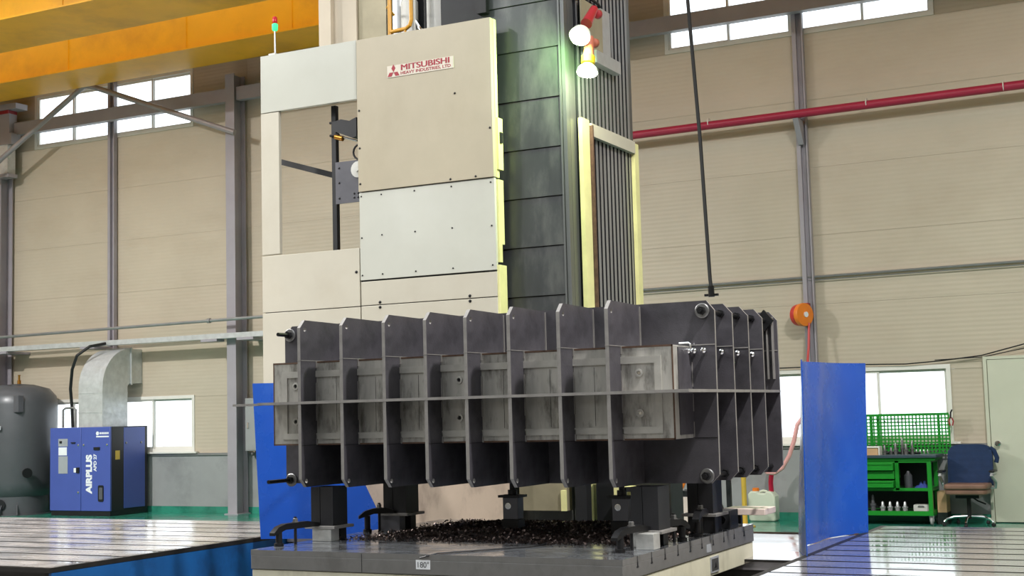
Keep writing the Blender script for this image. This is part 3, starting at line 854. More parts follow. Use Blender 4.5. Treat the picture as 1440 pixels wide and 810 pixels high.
tag(B(-4.93, -4.75, 12.02, 12.18, TZ + 0.001, TZ + 0.15).build('clamp_block', 'block_steel', loc=(-4.84, 12.1, TZ), bevel=0.005, fg=True), 'grey steel block standing at the table corner beside the clamp', 'block')
t = thing('angle_block', 'dark angle block with a bore at the edge of the rotary table', 'block', (-4.85, 14.2, TZ), fg=True)
B(-4.92, -4.74, 14.22, 14.5, TZ + 0.001, TZ + 0.20).build('body', 'machine_dark', t, bevel=0.005)
MB().axlathe([(0.04, 0), (0.04, 0.003), (0.03, 0.004)], (-4.83, 14.22, TZ + 0.1), (0, -1, 0), 14).build('bore', 'chrome', t)
t = thing('pale_board', 'pale board projecting over the far corner of the rotary table', 'board', (-4.8, 15.4, 0.4), fg=True)
B(-5.1, -4.60, 15.02, 15.45, 0.44, 0.51).build('board', 'board_pale', t, bevel=0.006)
for y in (15.1, 15.36): B(-5.05, -4.99, y, y + 0.06, -0.005, 0.44).build('leg', 'black_steel', t)

# ================================================================== CHIP GUARDS
def sheet(name, mats, fn, nu, nv, th, normal, **kw):
    A = [[Vector(fn(j / nu, i / nv)) for j in range(nu + 1)] for i in range(nv + 1)]
    n = Vector(normal) * th
    W = nu + 1
    m = MB()
    vs = [p for r in A for p in r] + [p + n for r in A for p in r]
    K = W * (nv + 1)
    fs = []
    for i in range(nv):
        for j in range(nu):
            a = i * W + j
            fs += [(a, a + 1, a + W + 1, a + W), (K + a, K + a + W, K + a + W + 1, K + a + 1)]
    for j in range(nu):
        fs += [(j, K + j, K + j + 1, j + 1), (nv * W + j, nv * W + j + 1, K + nv * W + j + 1, K + nv * W + j)]
    for i in range(nv):
        fs += [(i * W, (i + 1) * W, K + (i + 1) * W, K + i * W), (i * W + nu, K + i * W + nu, K + (i + 1) * W + nu, (i + 1) * W + nu)]
    m.add(vs, fs)
    return m.build(name, mats, **kw)
def guard_r(s, t):
    y = (15.02 + 0.13 * t) * (1 - s) + (17.95 + 0.30 * t) * s
    bulge = -0.42 * math.sin(math.pi * s) + 0.12 * math.exp(-((s - 0.52) / 0.16) ** 2)
    x = -4.15 + bulge * (0.85 + 0.15 * math.cos(t * 3))
    return (x, y, 0.002 + 2.16 * t + 0.02 * s * t)
tag(sheet('chip_guard', 'guard_blue', guard_r, 36, 16, 0.012, (1, 0, 0), loc=(-4.2, 16.6, 0), fg=True), 'tall blue curved guard sheet standing on the wet floor plate before the tool cart', 'guard sheet', 'blue chip guards')
def guard_l(s, t):
    xl = -11.97 - 0.12 * t; xr = -10.06 - 1.2 * t
    return (xl * (1 - s) + xr * s, 15.52 + 0.35 * s + 0.08 * math.sin(s * 3.1), -0.004 + 2.16 * t)
tag(sheet('chip_guard', 'guard_blue', guard_l, 16, 6, 0.012, (0, 1, 0), loc=(-11.2, 15.6, 0), fg=True), 'blue guard sheet tapering upwards behind the welded frame', 'guard sheet', 'blue chip guards')

# ================================================================== BORING MACHINE
MY = 16.40
mc = thing('boring_machine', 'tall cream and dark steel boring machine behind the welded frame', 'machine', (-10.0, 17.5, 0), fg=True)
def panel(x0, x1, z0, z1, m, name='cover_panel', y0=MY, th=0.05):
    g = 0.006
    return B(x0 + g, x1 - g, y0, y0 + th, z0 + g, z1 - g).build(name, m, mc, bevel=0.004)
XL, XM, XR = -12.58, -10.84, -8.615
p1 = panel(XL, XM, 6.23, 7.115, 'cream_cool')
p2 = panel(XL, -12.24, 4.08, 6.23, 'cream_light')
p3 = panel(XL, XM, 3.22, 4.07, 'cream_light')
p4 = panel(XL, XM, 1.3, 3.22, 'cream_light')
p5 = panel(XM + 0.01, XR, 4.862, 7.10, 'cream_warm', y0=MY - 0.03, th=0.08)
p6 = panel(XM + 0.01, XR, 3.585, 4.862, 'cream_cool', y0=MY - 0.01)
p7 = panel(XM + 0.01, XR, 3.225, 3.575, 'cream_light')
p8 = panel(XM + 0.01, XR, 1.3, 3.225, 'cream_light')
pb = panel(XL, XM, 0.012, 1.3, 'base_cream', 'base_panel')
pb = panel(XM + 0.01, -8.50, 0.012, 1.3, 'base_cream', 'base_panel')
# carcass behind the covers
B(XL + 0.02, XM - 0.02, MY + 0.05, MY + 0.12, 6.25, 7.09).build('carcass', 'cream_cool', mc)
B(XL + 0.02, -12.26, MY + 0.05, MY + 0.08, 4.09, 6.25).build('carcass', 'cream_light', mc)
B(XL + 0.02, XM - 0.02, MY + 0.05, MY + 1.2, 0.005, 4.05).build('carcass', 'machine_dark', mc)
B(XM + 0.02, -8.9, MY + 0.05, 17.6, 0.005, 7.06).build('carcass', 'machine_dark', mc)
def screws(par, pts, y, r=0.014):
    for x, z in pts: MB().axlathe([(r, 0), (r, 0.006), (r * 0.6, 0.01)], (x, y, z), (0, -1, 0), 8).build('screw', 'black_steel', par)
screws(p5, [(-10.79, 6.05), (-10.79, 5.5), (-10.79, 4.98), (-9.3, 4.9), (-8.9, 4.9), (-8.66, 5.55), (-9.2, 6.1)], MY - 0.03, 0.016)
screws(p6, [(x, z) for x in (-10.79, -10.45, -9.9, -9.3, -8.68) for z in (3.66, 4.8)] + [(-10.79, 4.2), (-8.68, 4.2), (-10.45, 4.22), (-9.9, 4.22), (-9.3, 4.22)], MY - 0.01, 0.012)
for x in (-10.508, -9.05): screws(p7, [(x, 3.262)], MY, 0.022); screws(p8, [(x, 3.19)], MY, 0.022)
screws(p3, [(-10.9, 3.72)], MY, 0.022)
# name plate
sg = B(-10.297, -9.21, MY - 0.038, MY - 0.03, 6.463, 6.632).build('name_plate', 'sign_white', p5)
def rhomb(cx, cz, a, w, h):
    pts = []
    for px, pz in ((0, h), (w, 0), (0, -h), (-w, 0)):
        pts.append((cx + px * math.cos(a) - pz * math.sin(a), cz + px * math.sin(a) + pz * math.cos(a)))
    return pts
em = MB()
cx, cz = -10.19, 6.545
s_ = 0.066
for a in (90, 210, 330):
    t0 = math.radians(a)
    d = Vector((math.cos(t0), math.sin(t0)))
    e1 = Vector((math.cos(t0 + math.radians(30)), math.sin(t0 + math.radians(30)))); e2 = Vector((math.cos(t0 - math.radians(30)), math.sin(t0 - math.radians(30))))
    o_ = Vector((cx, cz))
    q = [o_ + d * 0.003, o_ + e1 * s_, o_ + (e1 + e2) * s_, o_ + e2 * s_]
    em.prism([(v.x, v.y - 0.012) for v in q], 1, MY - 0.041, MY - 0.038)
em.build('emblem', 'sign_red', p5)
for k in range(3):      # struck three times side by side for a heavy face
    text('plate_lettering', 'MITSUBISHI', 0.118, 'sign_red', p5, (-10.078 + 0.005 * k, MY - 0.0385 - 0.0002 * k, 6.545), (1, 0, 0), (0, 0, 1), 0.002, sx=1.36)
text('plate_lettering', 'HEAVY INDUSTRIES, LTD', 0.062, 'sign_red', p5, (-10.075, MY - 0.0385, 6.483), (1, 0, 0), (0, 0, 1), 0.002, bold=0.0008, sx=1.2)
# pale yellow side edges of the covers
B(XR - 0.02, XR + 0.001, MY + 0.05, MY + 0.13, 4.87, 7.09).build('edge_flange', 'pale_yellow', mc)
B(XR - 0.02, XR + 0.03, MY + 0.06, MY + 0.20, 4.98, 5.70).build('edge_bracket', 'pale_yellow', mc)
B(XR + 0.03, XR + 0.05, MY + 0.1, MY + 0.16, 5.35, 5.5).build('latch', 'machine_dark', mc)
B(XR - 0.02, XR + 0.02, MY + 0.04, MY + 0.20, 3.95, 4.84).build('edge_bracket', 'pale_yellow', mc)
B(XR - 0.02, XR + 0.02, MY + 0.04, MY + 0.13, 3.70, 3.95).build('edge_bracket', 'pale_yellow', mc)
B(XR - 0.01, XR + 0.03, MY + 0.01, MY + 0.22, 1.4, 3.66).build('edge_flange', 'pale_yellow', mc)
# opening: posts, brace, actuator, mounting plate
B(-11.45, -11.375, 16.62, 16.70, 4.05, 6.25).build('frame_post', 'machine_dark', mc)
m = MB(); m.prism([(-12.55, 5.52), (-11.0, 5.03), (-11.0, 5.12), (-12.55, 5.61)], 1, 16.8, 16.86); m.build('brace', 'machine_dark', mc)
mp = B(-11.375, -10.82, 16.60, 16.62, 4.77, 5.39).build('mounting_plate', 'machine_grey', mc)
screws(mp, [(-11.31, 5.3), (-11.31, 5.08), (-11.31, 4.85), (-11.05, 4.9), (-10.98, 4.9), (-11.05, 4.84), (-10.98, 4.84)], 16.60, 0.016)
MB().axlathe([(0.12, 0), (0.12, 0.05), (0.04, 0.055), (0.04, 0.09)], (-10.95, 16.60, 5.24), (0, -1, 0), 18).build('pulley', 'machine_white', mp)
ac = MB(); ac.prism([(-11.36, 5.85), (-11.0, 5.70), (-10.93, 5.72), (-10.93, 6.0), (-11.05, 5.96), (-11.2, 6.0), (-11.36, 5.97)], 1, 16.5, 16.68)
aco = ac.build('actuator', 'machine_dark', mc)
for z in (5.99, 5.80): MB().cyl((-11.46, 16.6, z), (-11.3, 16.6, z), 0.02, 8).build('actuator_pin', 'machine_dark', aco)
MB().cyl((-11.33, 16.55, 5.76), (-11.2, 16.55, 5.72), 0.04, 12).build('actuator_sleeve', 'brass', aco)
MB().cyl((-11.2, 16.55, 5.74), (-10.95, 16.55, 5.66), 0.014, 8).build('actuator_rod', 'chrome', aco)
MB().tube([(-10.9 + 0.11 * math.cos(a) - 0.03, 16.58, 5.50 + 0.11 * math.sin(a)) for a in [i * math.pi / 8 for i in range(2, 15)]], 0.015, 8).build('hose_loop', 'rubber', mc)
# stack light
sl = MB().lathe([(0.015, 7.14), (0.015, 7.5)], (-12.37, MY + 0.1, 0), 10).build('stack_light', 'chrome', mc)
B(-12.45, -12.33, MY + 0.04, MY + 0.16, 7.112, 7.145).build('light_base', 'machine_white', sl)
MB().lathe([(0.03, 7.5), (0.045, 7.52), (0.048, 7.60), (0.03, 7.615)], (-12.37, MY + 0.1, 0), 14).build('green_lens', 'lens_green', sl)
MB().lathe([(0.032, 7.615), (0.038, 7.63), (0.038, 7.70), (0.025, 7.72)], (-12.37, MY + 0.1, 0), 14).build('red_lens', 'lens_red', sl)
# equipment on top of the cabin
B(-12.0, -11.78, 17.12, 17.62, 7.06, 9.2).build('cabinet_edge', 'block_beige', mc)
B(-11.78, -11.36, 17.2, 17.62, 7.06, 9.2).build('head_cabinet', 'block_beige', mc)
B(-11.36, -10.85, 17.24, 17.62, 7.06, 9.2).build('head_cabinet', 'tan_sheet', mc)
MB().lathe([(0.11, 7.06), (0.11, 8.4), (0.06, 8.45)], (-10.65, 17.3, 0), 18).build('hydraulic_cylinder', 'bright_sheet', mc)
ld = MB()
ld.tube([(-10.40, 16.62, 7.10), (-10.40, 16.62, 9.2)], 0.03, 10)
ld.tube([(-10.38, 16.62, 7.21), (-10.13, 16.62, 7.22), (-10.06, 16.62, 7.26), (-10.035, 16.62, 7.34), (-10.035, 16.62, 9.2)], 0.03, 10)
ld.tube([(-10.14, 16.62, 7.12), (-10.14, 16.62, 7.22)], 0.02, 8); ld.tube([(-10.40, 16.62, 7.62), (-10.5, 16.72, 7.62), (-10.5, 16.9, 7.55)], 0.02, 8)
ld.build('ladder_rail', 'ladder_yellow', mc)
MB().lathe([(0.13, 7.06), (0.13, 7.75), (0.1, 7.8), (0.1, 7.85)], (-10.32, 17.05, 0), 18).build('pump_can', 'machine_white', mc)
MB().tube([(-10.1, 17.0, 7.06), (-10.1, 17.0, 7.3), (-10.25, 17.05, 7.5)], 0.03, 8).build('pump_pipe', 'chrome', mc)
B(-9.98, -9.7, 16.9, 17.15, 7.06, 9.2).build('cable_duct', 'machine_white', mc)
MB().tube([(-9.9, 16.8, 7.06), (-9.9, 16.8, 9.2)], 0.018, 8).build('cable_run', 'rubber', mc)
B(-9.62, -9.52, 17.0, 17.3, 7.06, 9.2).build('cable_duct', 'tan_sheet', mc)
B(-9.46, -9.34, 17.0, 17.3, 7.06, 9.2).build('cable_duct', 'bright_sheet', mc)
MB().tube([(-9.2, 17.0, 7.06), (-9.25, 17.0, 7.5), (-9.2, 17.05, 9.2)], 0.05, 10).build('cable_run', 'rubber', mc)
MB().tube([(-9.0, 17.0, 9.2), (-9.02, 16.9, 7.7), (-8.98, 16.9, 7.45)], 0.04, 10).build('cable_run', 'rubber', mc)
B(-8.95, -8.8, 16.6, 16.75, 7.25, 7.5).build('sensor_box', 'black_steel', mc)
B(-10.8, -8.6, 17.6, 17.62, 7.06, 9.3).build('back_sheet', 'machine_dark', mc)
# column with stacked slide covers
CY = 16.70; CX = -7.65
B(-9.6, CX - 0.05, CY + 0.03, 19.05, 0.005, 9.3).build('column_body', 'machine_dark', mc)
cz_ = [0.02, 0.50, 1.18, 1.86, 2.54, 3.22, 3.895, 4.573, 5.25, 5.94, 6.64, 7.30, 7.98, 8.66, 9.3]
for i in range(len(cz_) - 1):
    z0, z1 = cz_[i], cz_[i + 1]
    m = MB(); m.prism([(CY - 0.012, z0 + 0.006), (CY + 0.03, z0 + 0.006), (CY + 0.03, z1 - 0.006), (CY + 0.006, z1 - 0.006)], 0, -8.92, -7.745)
    m.build('slide_cover', 'column_steel', mc)
B(-7.74, -7.715, CY - 0.02, CY + 0.03, 0.02, 9.3).build('corner_strip', 'strip_steel', mc)
B(-7.705, CX, CY - 0.005, CY + 0.10, 0.02, 9.3).build('corner_strip', 'strip_steel', mc)
B(CX - 0.02, CX, CY + 0.11, 17.0, 0.02, 9.3).build('side_strip', 'strip_steel', mc)
B(CX - 0.02, CX + 0.01, 18.90, 19.05, 0.02, 9.3).build('side_strip', 'strip_steel', mc)
pitch = 0.137
y = 17.03
while y < 18.86:
    m = MB().prism([(CX - 0.05, y - 0.004), (CX + 0.03, y), (CX + 0.03, y + 0.082), (CX - 0.05, y + 0.086)], 2, 0.02, 9.3)
    m.m[-3] = 1  # tips pale, fold sides black: shade between pleats put into the colour
    m.build('bellows_pleat', ['black_paint', 'bellows_lit_tip'], mc)
    y += pitch
B(CX + 0.04, CX + 0.10, 16.98, 17.22, 0.02, 5.67).build('guide_post', 'pale_yellow', mc)
B(CX + 0.04, CX + 0.14, 17.24, 17.28, 0.02, 5.60).build('guide_post', 'rust', mc)
B(CX + 0.04, CX + 0.10, 18.88, 19.03, 0.02, 5.62).build('guide_post', 'pale_yellow', mc)
B(CX + 0.04, CX + 0.11, 17.28, 18.88, 5.46, 5.64).build('guide_crossbar', 'cream_light', mc)
# lamp bracket
lb = B(CX + 0.10, CX + 0.12, 17.02, 17.75, 6.70, 7.36).build('lamp_bracket', 'tan_sheet', mc)
B(CX + 0.04, CX + 0.10, 17.75, 18.08, 6.74, 7.40).build('bracket_plate', 'bright_sheet', lb)
B(CX + 0.04, CX + 0.16, 17.42, 18.30, 6.53, 6.71).build('bracket_plate', 'bright_sheet', lb)
MB().tube([(CX + 0.07, 16.95, 7.35), (CX + 0.07, 17.3, 7.47), (CX + 0.07, 17.75, 7.46), (CX + 0.07, 18.0, 7.30)], 0.02, 8).build('lamp_cable', 'rubber', lb)
# castings low on the column
B(-8.42, -7.72, 16.50, 16.66, 0.35, 0.85).build('lower_cover', 'tan_sheet', mc)
B(-7.79, -7.72, 16.46, 16.5, 0.35, 0.62).build('lower_flange', 'pale_yellow', mc)
B(-7.60, -7.44, 16.50, 16.66, 0.02, 0.9).build('lower_post', 'machine_dark', mc)
B(-7.45, -6.4, 16.85, 17.3, 0.005, 0.80).build('slide_base', 'machine_dark', mc)
B(-7.05, -6.88, 16.50, 16.85, 0.33, 0.66).build('yellow_casting', 'pale_yellow', mc)
B(-6.88, -6.45, 16.56, 16.85, 0.38, 0.60).build('yellow_casting', 'pale_yellow', mc)
B(-6.98, -6.92, 16.6, 16.66, 0.005, 0.33).build('support_foot', 'tan_sheet', mc)
B(-6.9, -6.4, 16.5, 16.55, 0.60, 0.66).build('chip_brush', 'machine_dark', mc)

# ---- work lamps on the column
def lamp(name, label, base, tip, mats, bulb, light_rgb, power, collar=None):
    b_, t_ = Vector(base), Vector(tip)
    d = (t_ - b_).normalized(); L = (t_ - b_).length
    t = thing(name, label, 'lamp', tuple(b_), 'work lamps on the machine column', fg=True)
    MB().axlathe([(0.035, 0), (0.055, 0.01), (0.075, L * 0.55), (0.08, L * 0.58)], b_, d, 16).build('socket', mats, t)
    if collar: MB().axlathe([(0.082, L * 0.58), (0.095, L * 0.6), (0.095, L * 0.78), (0.08, L * 0.8)], b_, d, 16).build('collar', collar, t)
    MB().axlathe([(0.06, L * 0.8), (0.13, L * 0.93), (0.145, L * 1.02), (0.145, L * 1.05)], b_, d, 20).build('reflector', 'lamp_glass', t)
    MB().axlathe([(0.14, L * 1.052), (0.13, L * 1.08), (0.08, L * 1.11), (0.02, L * 1.135)], b_, d, 20).build('bulb_face', bulb, t)
    k_ = b_ + d * L * 0.12 + Vector((0.0, 0.12, 0.0))
    MB().axlathe([(0.02, 0), (0.06, 0.02), (0.065, 0.07), (0.05, 0.1), (0.02, 0.11)], k_, (0, 1, 0.1), 14).build('knob', mats, t)
    MB().tube([tuple(k_), tuple(k_ + Vector((-0.12, 0.1, 0.02))), (CX + 0.125, k_.y + 0.2, k_.z + 0.02)], 0.015, 8).build('arm', 'chrome', t)
    li = bpy.data.lights.new('lamp_light', 'POINT')
    li.energy = power; li.color = light_rgb; li.shadow_soft_size = 0.06
    lo = bpy.data.objects.new('lamp_light', li); COL.objects.link(lo)
    lo.location = real(b_ + d * (L * 1.2)); pass
lamp('work_lamp', 'red work lamp with a green-white bulb at the top of the machine column', (-7.3, 16.95, 7.15), (-7.3, 16.45, 6.66), 'lamp_red', 'bulb_green', (0.50, 1.0, 0.36), 130)
lamp('work_lamp', 'rust-red work lamp with a yellow collar and dazzling bulb on the column', (-7.28, 16.72, 6.70), (-7.28, 16.60, 6.20), 'lamp_rust', 'bulb_warm', (1.0, 0.98, 0.72), 60, 'lamp_yellow')

# hanging cable
t = thing('hanging_cable', 'black pendant cable hanging down above the welded frame', 'cable', (-5.66, 16.6, 3.1))
MB().tube([(-5.99, 16.6, 9.6), (-5.91, 16.6, 8.3), (-5.828, 16.6, 6.935), (-5.73, 16.6, 5.05), (-5.672, 16.6, 3.28), (-5.664, 16.6, 3.19)], 0.025, 8).build('cable', 'rubber', t)
MB().cyl((-5.664, 16.6, 3.19), (-5.66, 16.6, 3.05), 0.04, 10).build('cable_end', 'black_steel', t)
B(-5.75, -5.57, 16.58, 16.62, 3.06, 3.09).build('cable_cleat', 'black_steel', t)

# ================================================================== COMPRESSOR, DUCT, TANK
c0x, c1x, c0y, c1y, cz1 = -19.15, -17.69, 18.63, 19.62, 1.59
co = thing('air_compressor', 'blue boxed screw air compressor with white lettering', 'compressor', ((c0x + c1x) / 2, 19.1, 0))
B(c0x + 0.02, c1x - 0.02, c0y + 0.02, c1y - 0.02, 0.002, 0.09).build('base_frame', 'black_paint', co)
xm = c0x + (c1x - c0x) * 0.52
d1 = B(c0x, xm - 0.004, c0y, c0y + 0.04, 0.09, cz1).build('front_door', 'compressor_blue', co, bevel=0.008)
d2 = B(xm + 0.004, c1x, c0y, c0y + 0.04, 0.09, cz1).build('front_door', 'compressor_blue', co, bevel=0.008)
B(c0x + 0.005, c1x - 0.03, c0y + 0.04, c1y, 0.09, cz1).build('housing', 'black_paint', co)
B(c1x - 0.03, c1x, c0y + 0.04, c0y + 0.34, 0.09, cz1 - 0.005).build('corner_panel', 'black_paint', co)
sp = B(c1x - 0.03, c1x + 0.004, c0y + 0.345, c1y - 0.1, 0.12, cz1 - 0.02).build('side_panel', 'compressor_blue', co, bevel=0.006)
B(c1x, c1x + 0.003, c0y + 0.13, c0y + 0.24, 1.0, 1.16).build('warning_label', 'warn_yellow', co)
fy = c0y
def cpl(par, n, m, u0, u1, z0, z1, th=0.006): return B(u0, u1, fy - th, fy, z0, z1).build(n, m, par)
W_ = c1x - c0x
cpl(d1, 'control_plate', 'grey_plate', c0x + 0.21, c0x + 0.44, 1.25, 1.39)
cpl(d1, 'control_knob', 'black_paint', c0x + 0.25, c0x + 0.30, 1.31, 1.35, 0.02)
cpl(d1, 'display', 'white_print', c0x + 0.215, c0x + 0.42, 1.09, 1.235)
cpl(d1, 'type_plate', 'grey_plate', c0x + 0.215, c0x + 0.44, 0.76, 1.075)
cpl(d1, 'latch', 'black_paint', c0x + 0.53, c0x + 0.63, 1.305, 1.325, 0.02)
cpl(d1, 'handle', 'black_paint', xm - 0.10, xm - 0.03, 0.77, 0.87, 0.02)
cpl(d1, 'seal_label', 'white_print', xm - 0.17, xm - 0.11, 0.78, 0.86)
cpl(d2, 'handle', 'black_paint', xm + 0.32, xm + 0.46, 1.18, 1.23, 0.02)
g = MB().rbox(xm + 0.42, xm + 0.55, fy - 0.012, fy, 0.26, 0.55, 0.03); g.build('air_grille', 'black_paint', d2)
MB().rbox(xm + 0.45, xm + 0.53, fy - 0.015, fy - 0.012, 0.30, 0.51, 0.02).build('grille_core', 'machine_grey', d2)
for x, z, d in ((xm - 0.06, 1.27, d1), (xm - 0.06, 0.42, d1), (xm + 0.07, 1.27, d2), (c1x - 0.07, 1.27, d2)):
    MB().axlathe([(0.022, 0), (0.022, 0.008), (0.012, 0.012)], (x, fy, z), (0, -1, 0), 10).build('lock', 'chrome', d)
text('lettering', 'AIRPLUS', 0.185, 'white_print', d2, (xm + 0.26, fy - 0.001, 0.41), (0, 0, 1), (-1, 0, 0), 0.002, bold=0.010, sx=1.0)
text('lettering', 'APD 27', 0.095, 'white_print', d2, (xm + 0.375, fy - 0.001, 0.80), (0, 0, 1), (-1, 0, 0), 0.002, bold=0.003, sx=1.0)
lg = MB(); lg.axlathe([(0.035, 0.0), (0.035, 0.004)], (xm + 0.40, fy, 1.475), (0, -1, 0), 16)
for i in range(5): lg.box(xm + 0.45 + i * 0.045, xm + 0.485 + i * 0.045, fy - 0.004, fy, 1.46, 1.495)
lg.box(xm + 0.37, xm + 0.67, fy - 0.004, fy, 1.405, 1.43)
lg.build('maker_logo', 'white_print', d2)
screws(sp, [], 0)
for yy in (c0y + 0.40, c1y - 0.2): MB().axlathe([(0.02, 0), (0.02, 0.008), (0.01, 0.012)], (c1x + 0.004, yy, 1.29), (1, 0, 0), 10).build('lock', 'washer_steel', sp)

# duct: rises and bends to the wall
du = thing('exhaust_duct', 'square galvanised sheet metal duct bending from the compressor to the wall', 'duct', (-18.2, 18.9, cz1))
dx0, dx1 = -18.54, -17.96
oy, iy = 18.72, 19.36
R1 = 0.72; zc = 2.30
def prof(y_off, r):
    pts = [(y_off, cz1)]
    for i in range(13):
        a = math.pi - (math.pi / 2) * i / 12
        pts.append((oy + R1 + r * math.cos(a), zc + r * math.sin(a)))
    return pts
po = prof(oy, R1); pi_ = prof(iy, R1 - (iy - oy))
m = MB(); n_ = len(po)
vs = [(x, p[0], p[1]) for x in (dx0, dx1) for p in po + pi_]
K = 2 * n_
fs = []
for i in range(n_ - 1):
    fs += [(i, i + 1, K + i + 1, K + i), (n_ + i, K + n_ + i, K + n_ + i + 1, n_ + i + 1), (i, n_ + i, n_ + i + 1, i + 1), (K + i, K + i + 1, K + n_ + i + 1, K + n_ + i)]
m.add(vs, fs)
m.build('elbow', 'galvanised', du)
ye = oy + R1; z0e, z1e = zc + R1 - (iy - oy), zc + R1
B(dx0 - 0.025, dx1 + 0.025, ye, ye + 0.03, z0e - 0.025, z1e + 0.025).build('flange', 'galvanised', du)
B(dx0, dx1, ye + 0.03, WY - 0.002, z0e, z1e).build('straight_run', 'galvanised', du)
for z in (1.85, 2.2):
    f_ = MB(); f_.box(dx0 - 0.006, dx1 + 0.006, oy - 0.006, oy, z, z + 0.012); f_.box(dx1, dx1 + 0.006, oy, iy, z, z + 0.012); f_.build('seam', 'galvanised', du)
t = MB(); t.tube([(-18.86, 18.9, cz1 + 0.005), (-18.86, 18.88, 1.95), (-18.82, 18.8, 2.3), (-18.68, 18.7, 2.65), (-18.52, 18.66, 2.9), (-18.35, 18.8, 3.06), (-18.25, 19.1, 3.12)], 0.028, 10)
tag(t.build('black_hose', 'rubber', loc=(-18.8, 18.9, cz1)), 'black hose arching from the compressor over the duct to the cable tray', 'hose')
t = MB(); t.tube([(-19.05, 18.85, cz1 + 0.002), (-19.05, 18.85, 1.92), (-18.98, 18.85, 1.95), (-18.8, 18.85, 1.95), (-18.74, 18.85, 1.92), (-18.74, 18.85, cz1 + 0.002)], 0.022, 8)
tag(t.build('outlet_pipe', 'grey_conduit', loc=(-18.9, 18.85, cz1)), 'small grey pipe loop standing on the blue compressor', 'pipe')

tk = thing('air_tank', 'large upright dark grey air receiver tank beside the compressor', 'tank', (-20.30, 18.93, 0))
TXc, TYc, TR = -20.30, 18.93, 0.73
MB().lathe([(0.25, 0.30), (0.60, 0.34), (TR - 0.03, 0.46), (TR, 0.60), (TR, 2.05), (TR - 0.03, 2.2), (0.58, 2.34), (0.3, 2.42), (0.05, 2.44)], (TXc, TYc, 0), 48).build('shell', 'tank_grey', tk)
MB().lathe([(0.66, 0.0), (0.66, 0.02), (0.60, 0.02), (0.60, 0.40)], (TXc, TYc, 0), 40).build('skirt', 'tank_grey', tk)
for a in (-1.2, -0.75, -2.0):
    x, yv = TXc + 0.62 * math.cos(a), TYc + 0.62 * math.sin(a)
    m = MB(); m.prism([(0.0, 0.02), (0.13, 0.02), (0.0, 0.2)], 1, -0.008, 0.008); o = m.build('gusset', 'tank_grey', None)
    o.parent = tk; o.location = (x - TXc, yv - TYc, 0); o.rotation_euler = (0, 0, a)
MB().axlathe([(0.10, 0), (0.10, 0.01), (0.08, 0.012)], (TXc + 0.2, TYc - 0.575, 0.2), (0.2, -1, 0), 20).build('drain_hole', 'black_paint', tk)
nz_ = MB().axlathe([(0.06, 0), (0.06, 0.12), (0.09, 0.12), (0.09, 0.15)], (TXc + 0.62, TYc - 0.38, 0.78), (0.85, -0.5, 0), 14).build('nozzle', 'black_steel', tk)
MB().axlathe([(0.05, 0), (0.05, 0.05), (0.035, 0.06)], (TXc + 0.05, TYc - 0.73, 0.78), (0.05, -1, 0), 14).build('plug', 'washer_steel', tk)
B(TXc + 0.18, TXc + 0.33, TYc - 0.735, TYc - 0.70, 1.58, 1.65).build('type_plate', 'white_print', tk)
MB().lathe([(0.035, 2.43), (0.035, 2.5), (0.02, 2.5), (0.02, 2.58), (0.03, 2.6)], (TXc + 0.25, TYc - 0.2, 0), 12).build('safety_valve', 'brass', tk)
B(TXc + 0.5, TXc + 0.62, TYc - 0.56, TYc - 0.44, 1.9, 2.2).build('gauge_panel', 'machine_grey', tk)

# ================================================================== TOOL CART
ct = thing('tool_cart', 'green steel tool cart with drawers and a perforated back panel by the window', 'tool cart', (-4.1, 19.35, 0))
kx0, kx1, ky0, ky1 = -4.72, -3.52, 19.08, 19.60
lg_ = 0.055
for x in (kx0, kx1 - lg_):
    for y in (ky0, ky1 - lg_):
        B(x, x + lg_, y, y + lg_, 0.13, 0.87).build('frame_leg', 'cart_green', ct)
xd = kx0 + 0.72
B(xd, xd + 0.05, ky0, ky0 + 0.05, 0.47, 0.87).build('frame_leg', 'cart_green', ct)
for z0, z1 in ((0.13, 0.19), (0.46, 0.50), (0.84, 0.87)):
    for y in (ky0, ky1 - 0.04):
        B(kx0 + lg_, kx1 - lg_, y, y + 0.04, z0, z1).build('frame_rail', 'cart_green', ct)
    for x in (kx0, kx1 - 0.04):
        B(x, x + 0.04, ky0 + lg_, ky1 - lg_, z0, z1).build('frame_rail', 'cart_green', ct)
B(kx0 + 0.04, kx1 - 0.04, ky0 + 0.03, ky1 - 0.03, 0.165, 0.18).build('shelf', 'cart_dark', ct)
B(kx0 + 0.04, kx1 - 0.04, ky0 + 0.03, ky1 - 0.03, 0.475, 0.49).build('shelf', 'cart_dark', ct)
B(kx0 + 0.04, kx1 - 0.04, ky1 - 0.03, ky1 - 0.01, 0.19, 0.86).build('back_sheet', 'cart_dark', ct)
for z0, z1, pull in ((0.74, 0.84, 0.07), (0.62, 0.73, 0.0), (0.51, 0.60, 0.10)):
    d = B(kx0 + 0.06, xd - 0.01, ky0 - 0.005 - pull, ky0 + 0.4 - pull, z0, z1).build('drawer', 'cart_green', ct, bevel=0.005)
    B(kx0 + 0.07, xd - 0.02, ky0 - 0.02 - pull, ky0 - 0.006 - pull, z1 - 0.022, z1 - 0.004).build('drawer_pull', 'cart_green', d)
B(kx0 + 0.08, kx0 + 0.30, ky0 - 0.006, ky0, 0.875, 0.888).build('maker_strip', 'white_print', ct) if False else None
B(kx0 - 0.05, kx1 + 0.085, ky0 - 0.06, ky1 + 0.02, 0.905, 0.945).build('worktop', 'cart_top', ct, bevel=0.006)
B(kx0 - 0.02, kx1 + 0.06, ky0 - 0.02, ky1, 0.87, 0.905).build('top_frame', 'cart_green', ct)
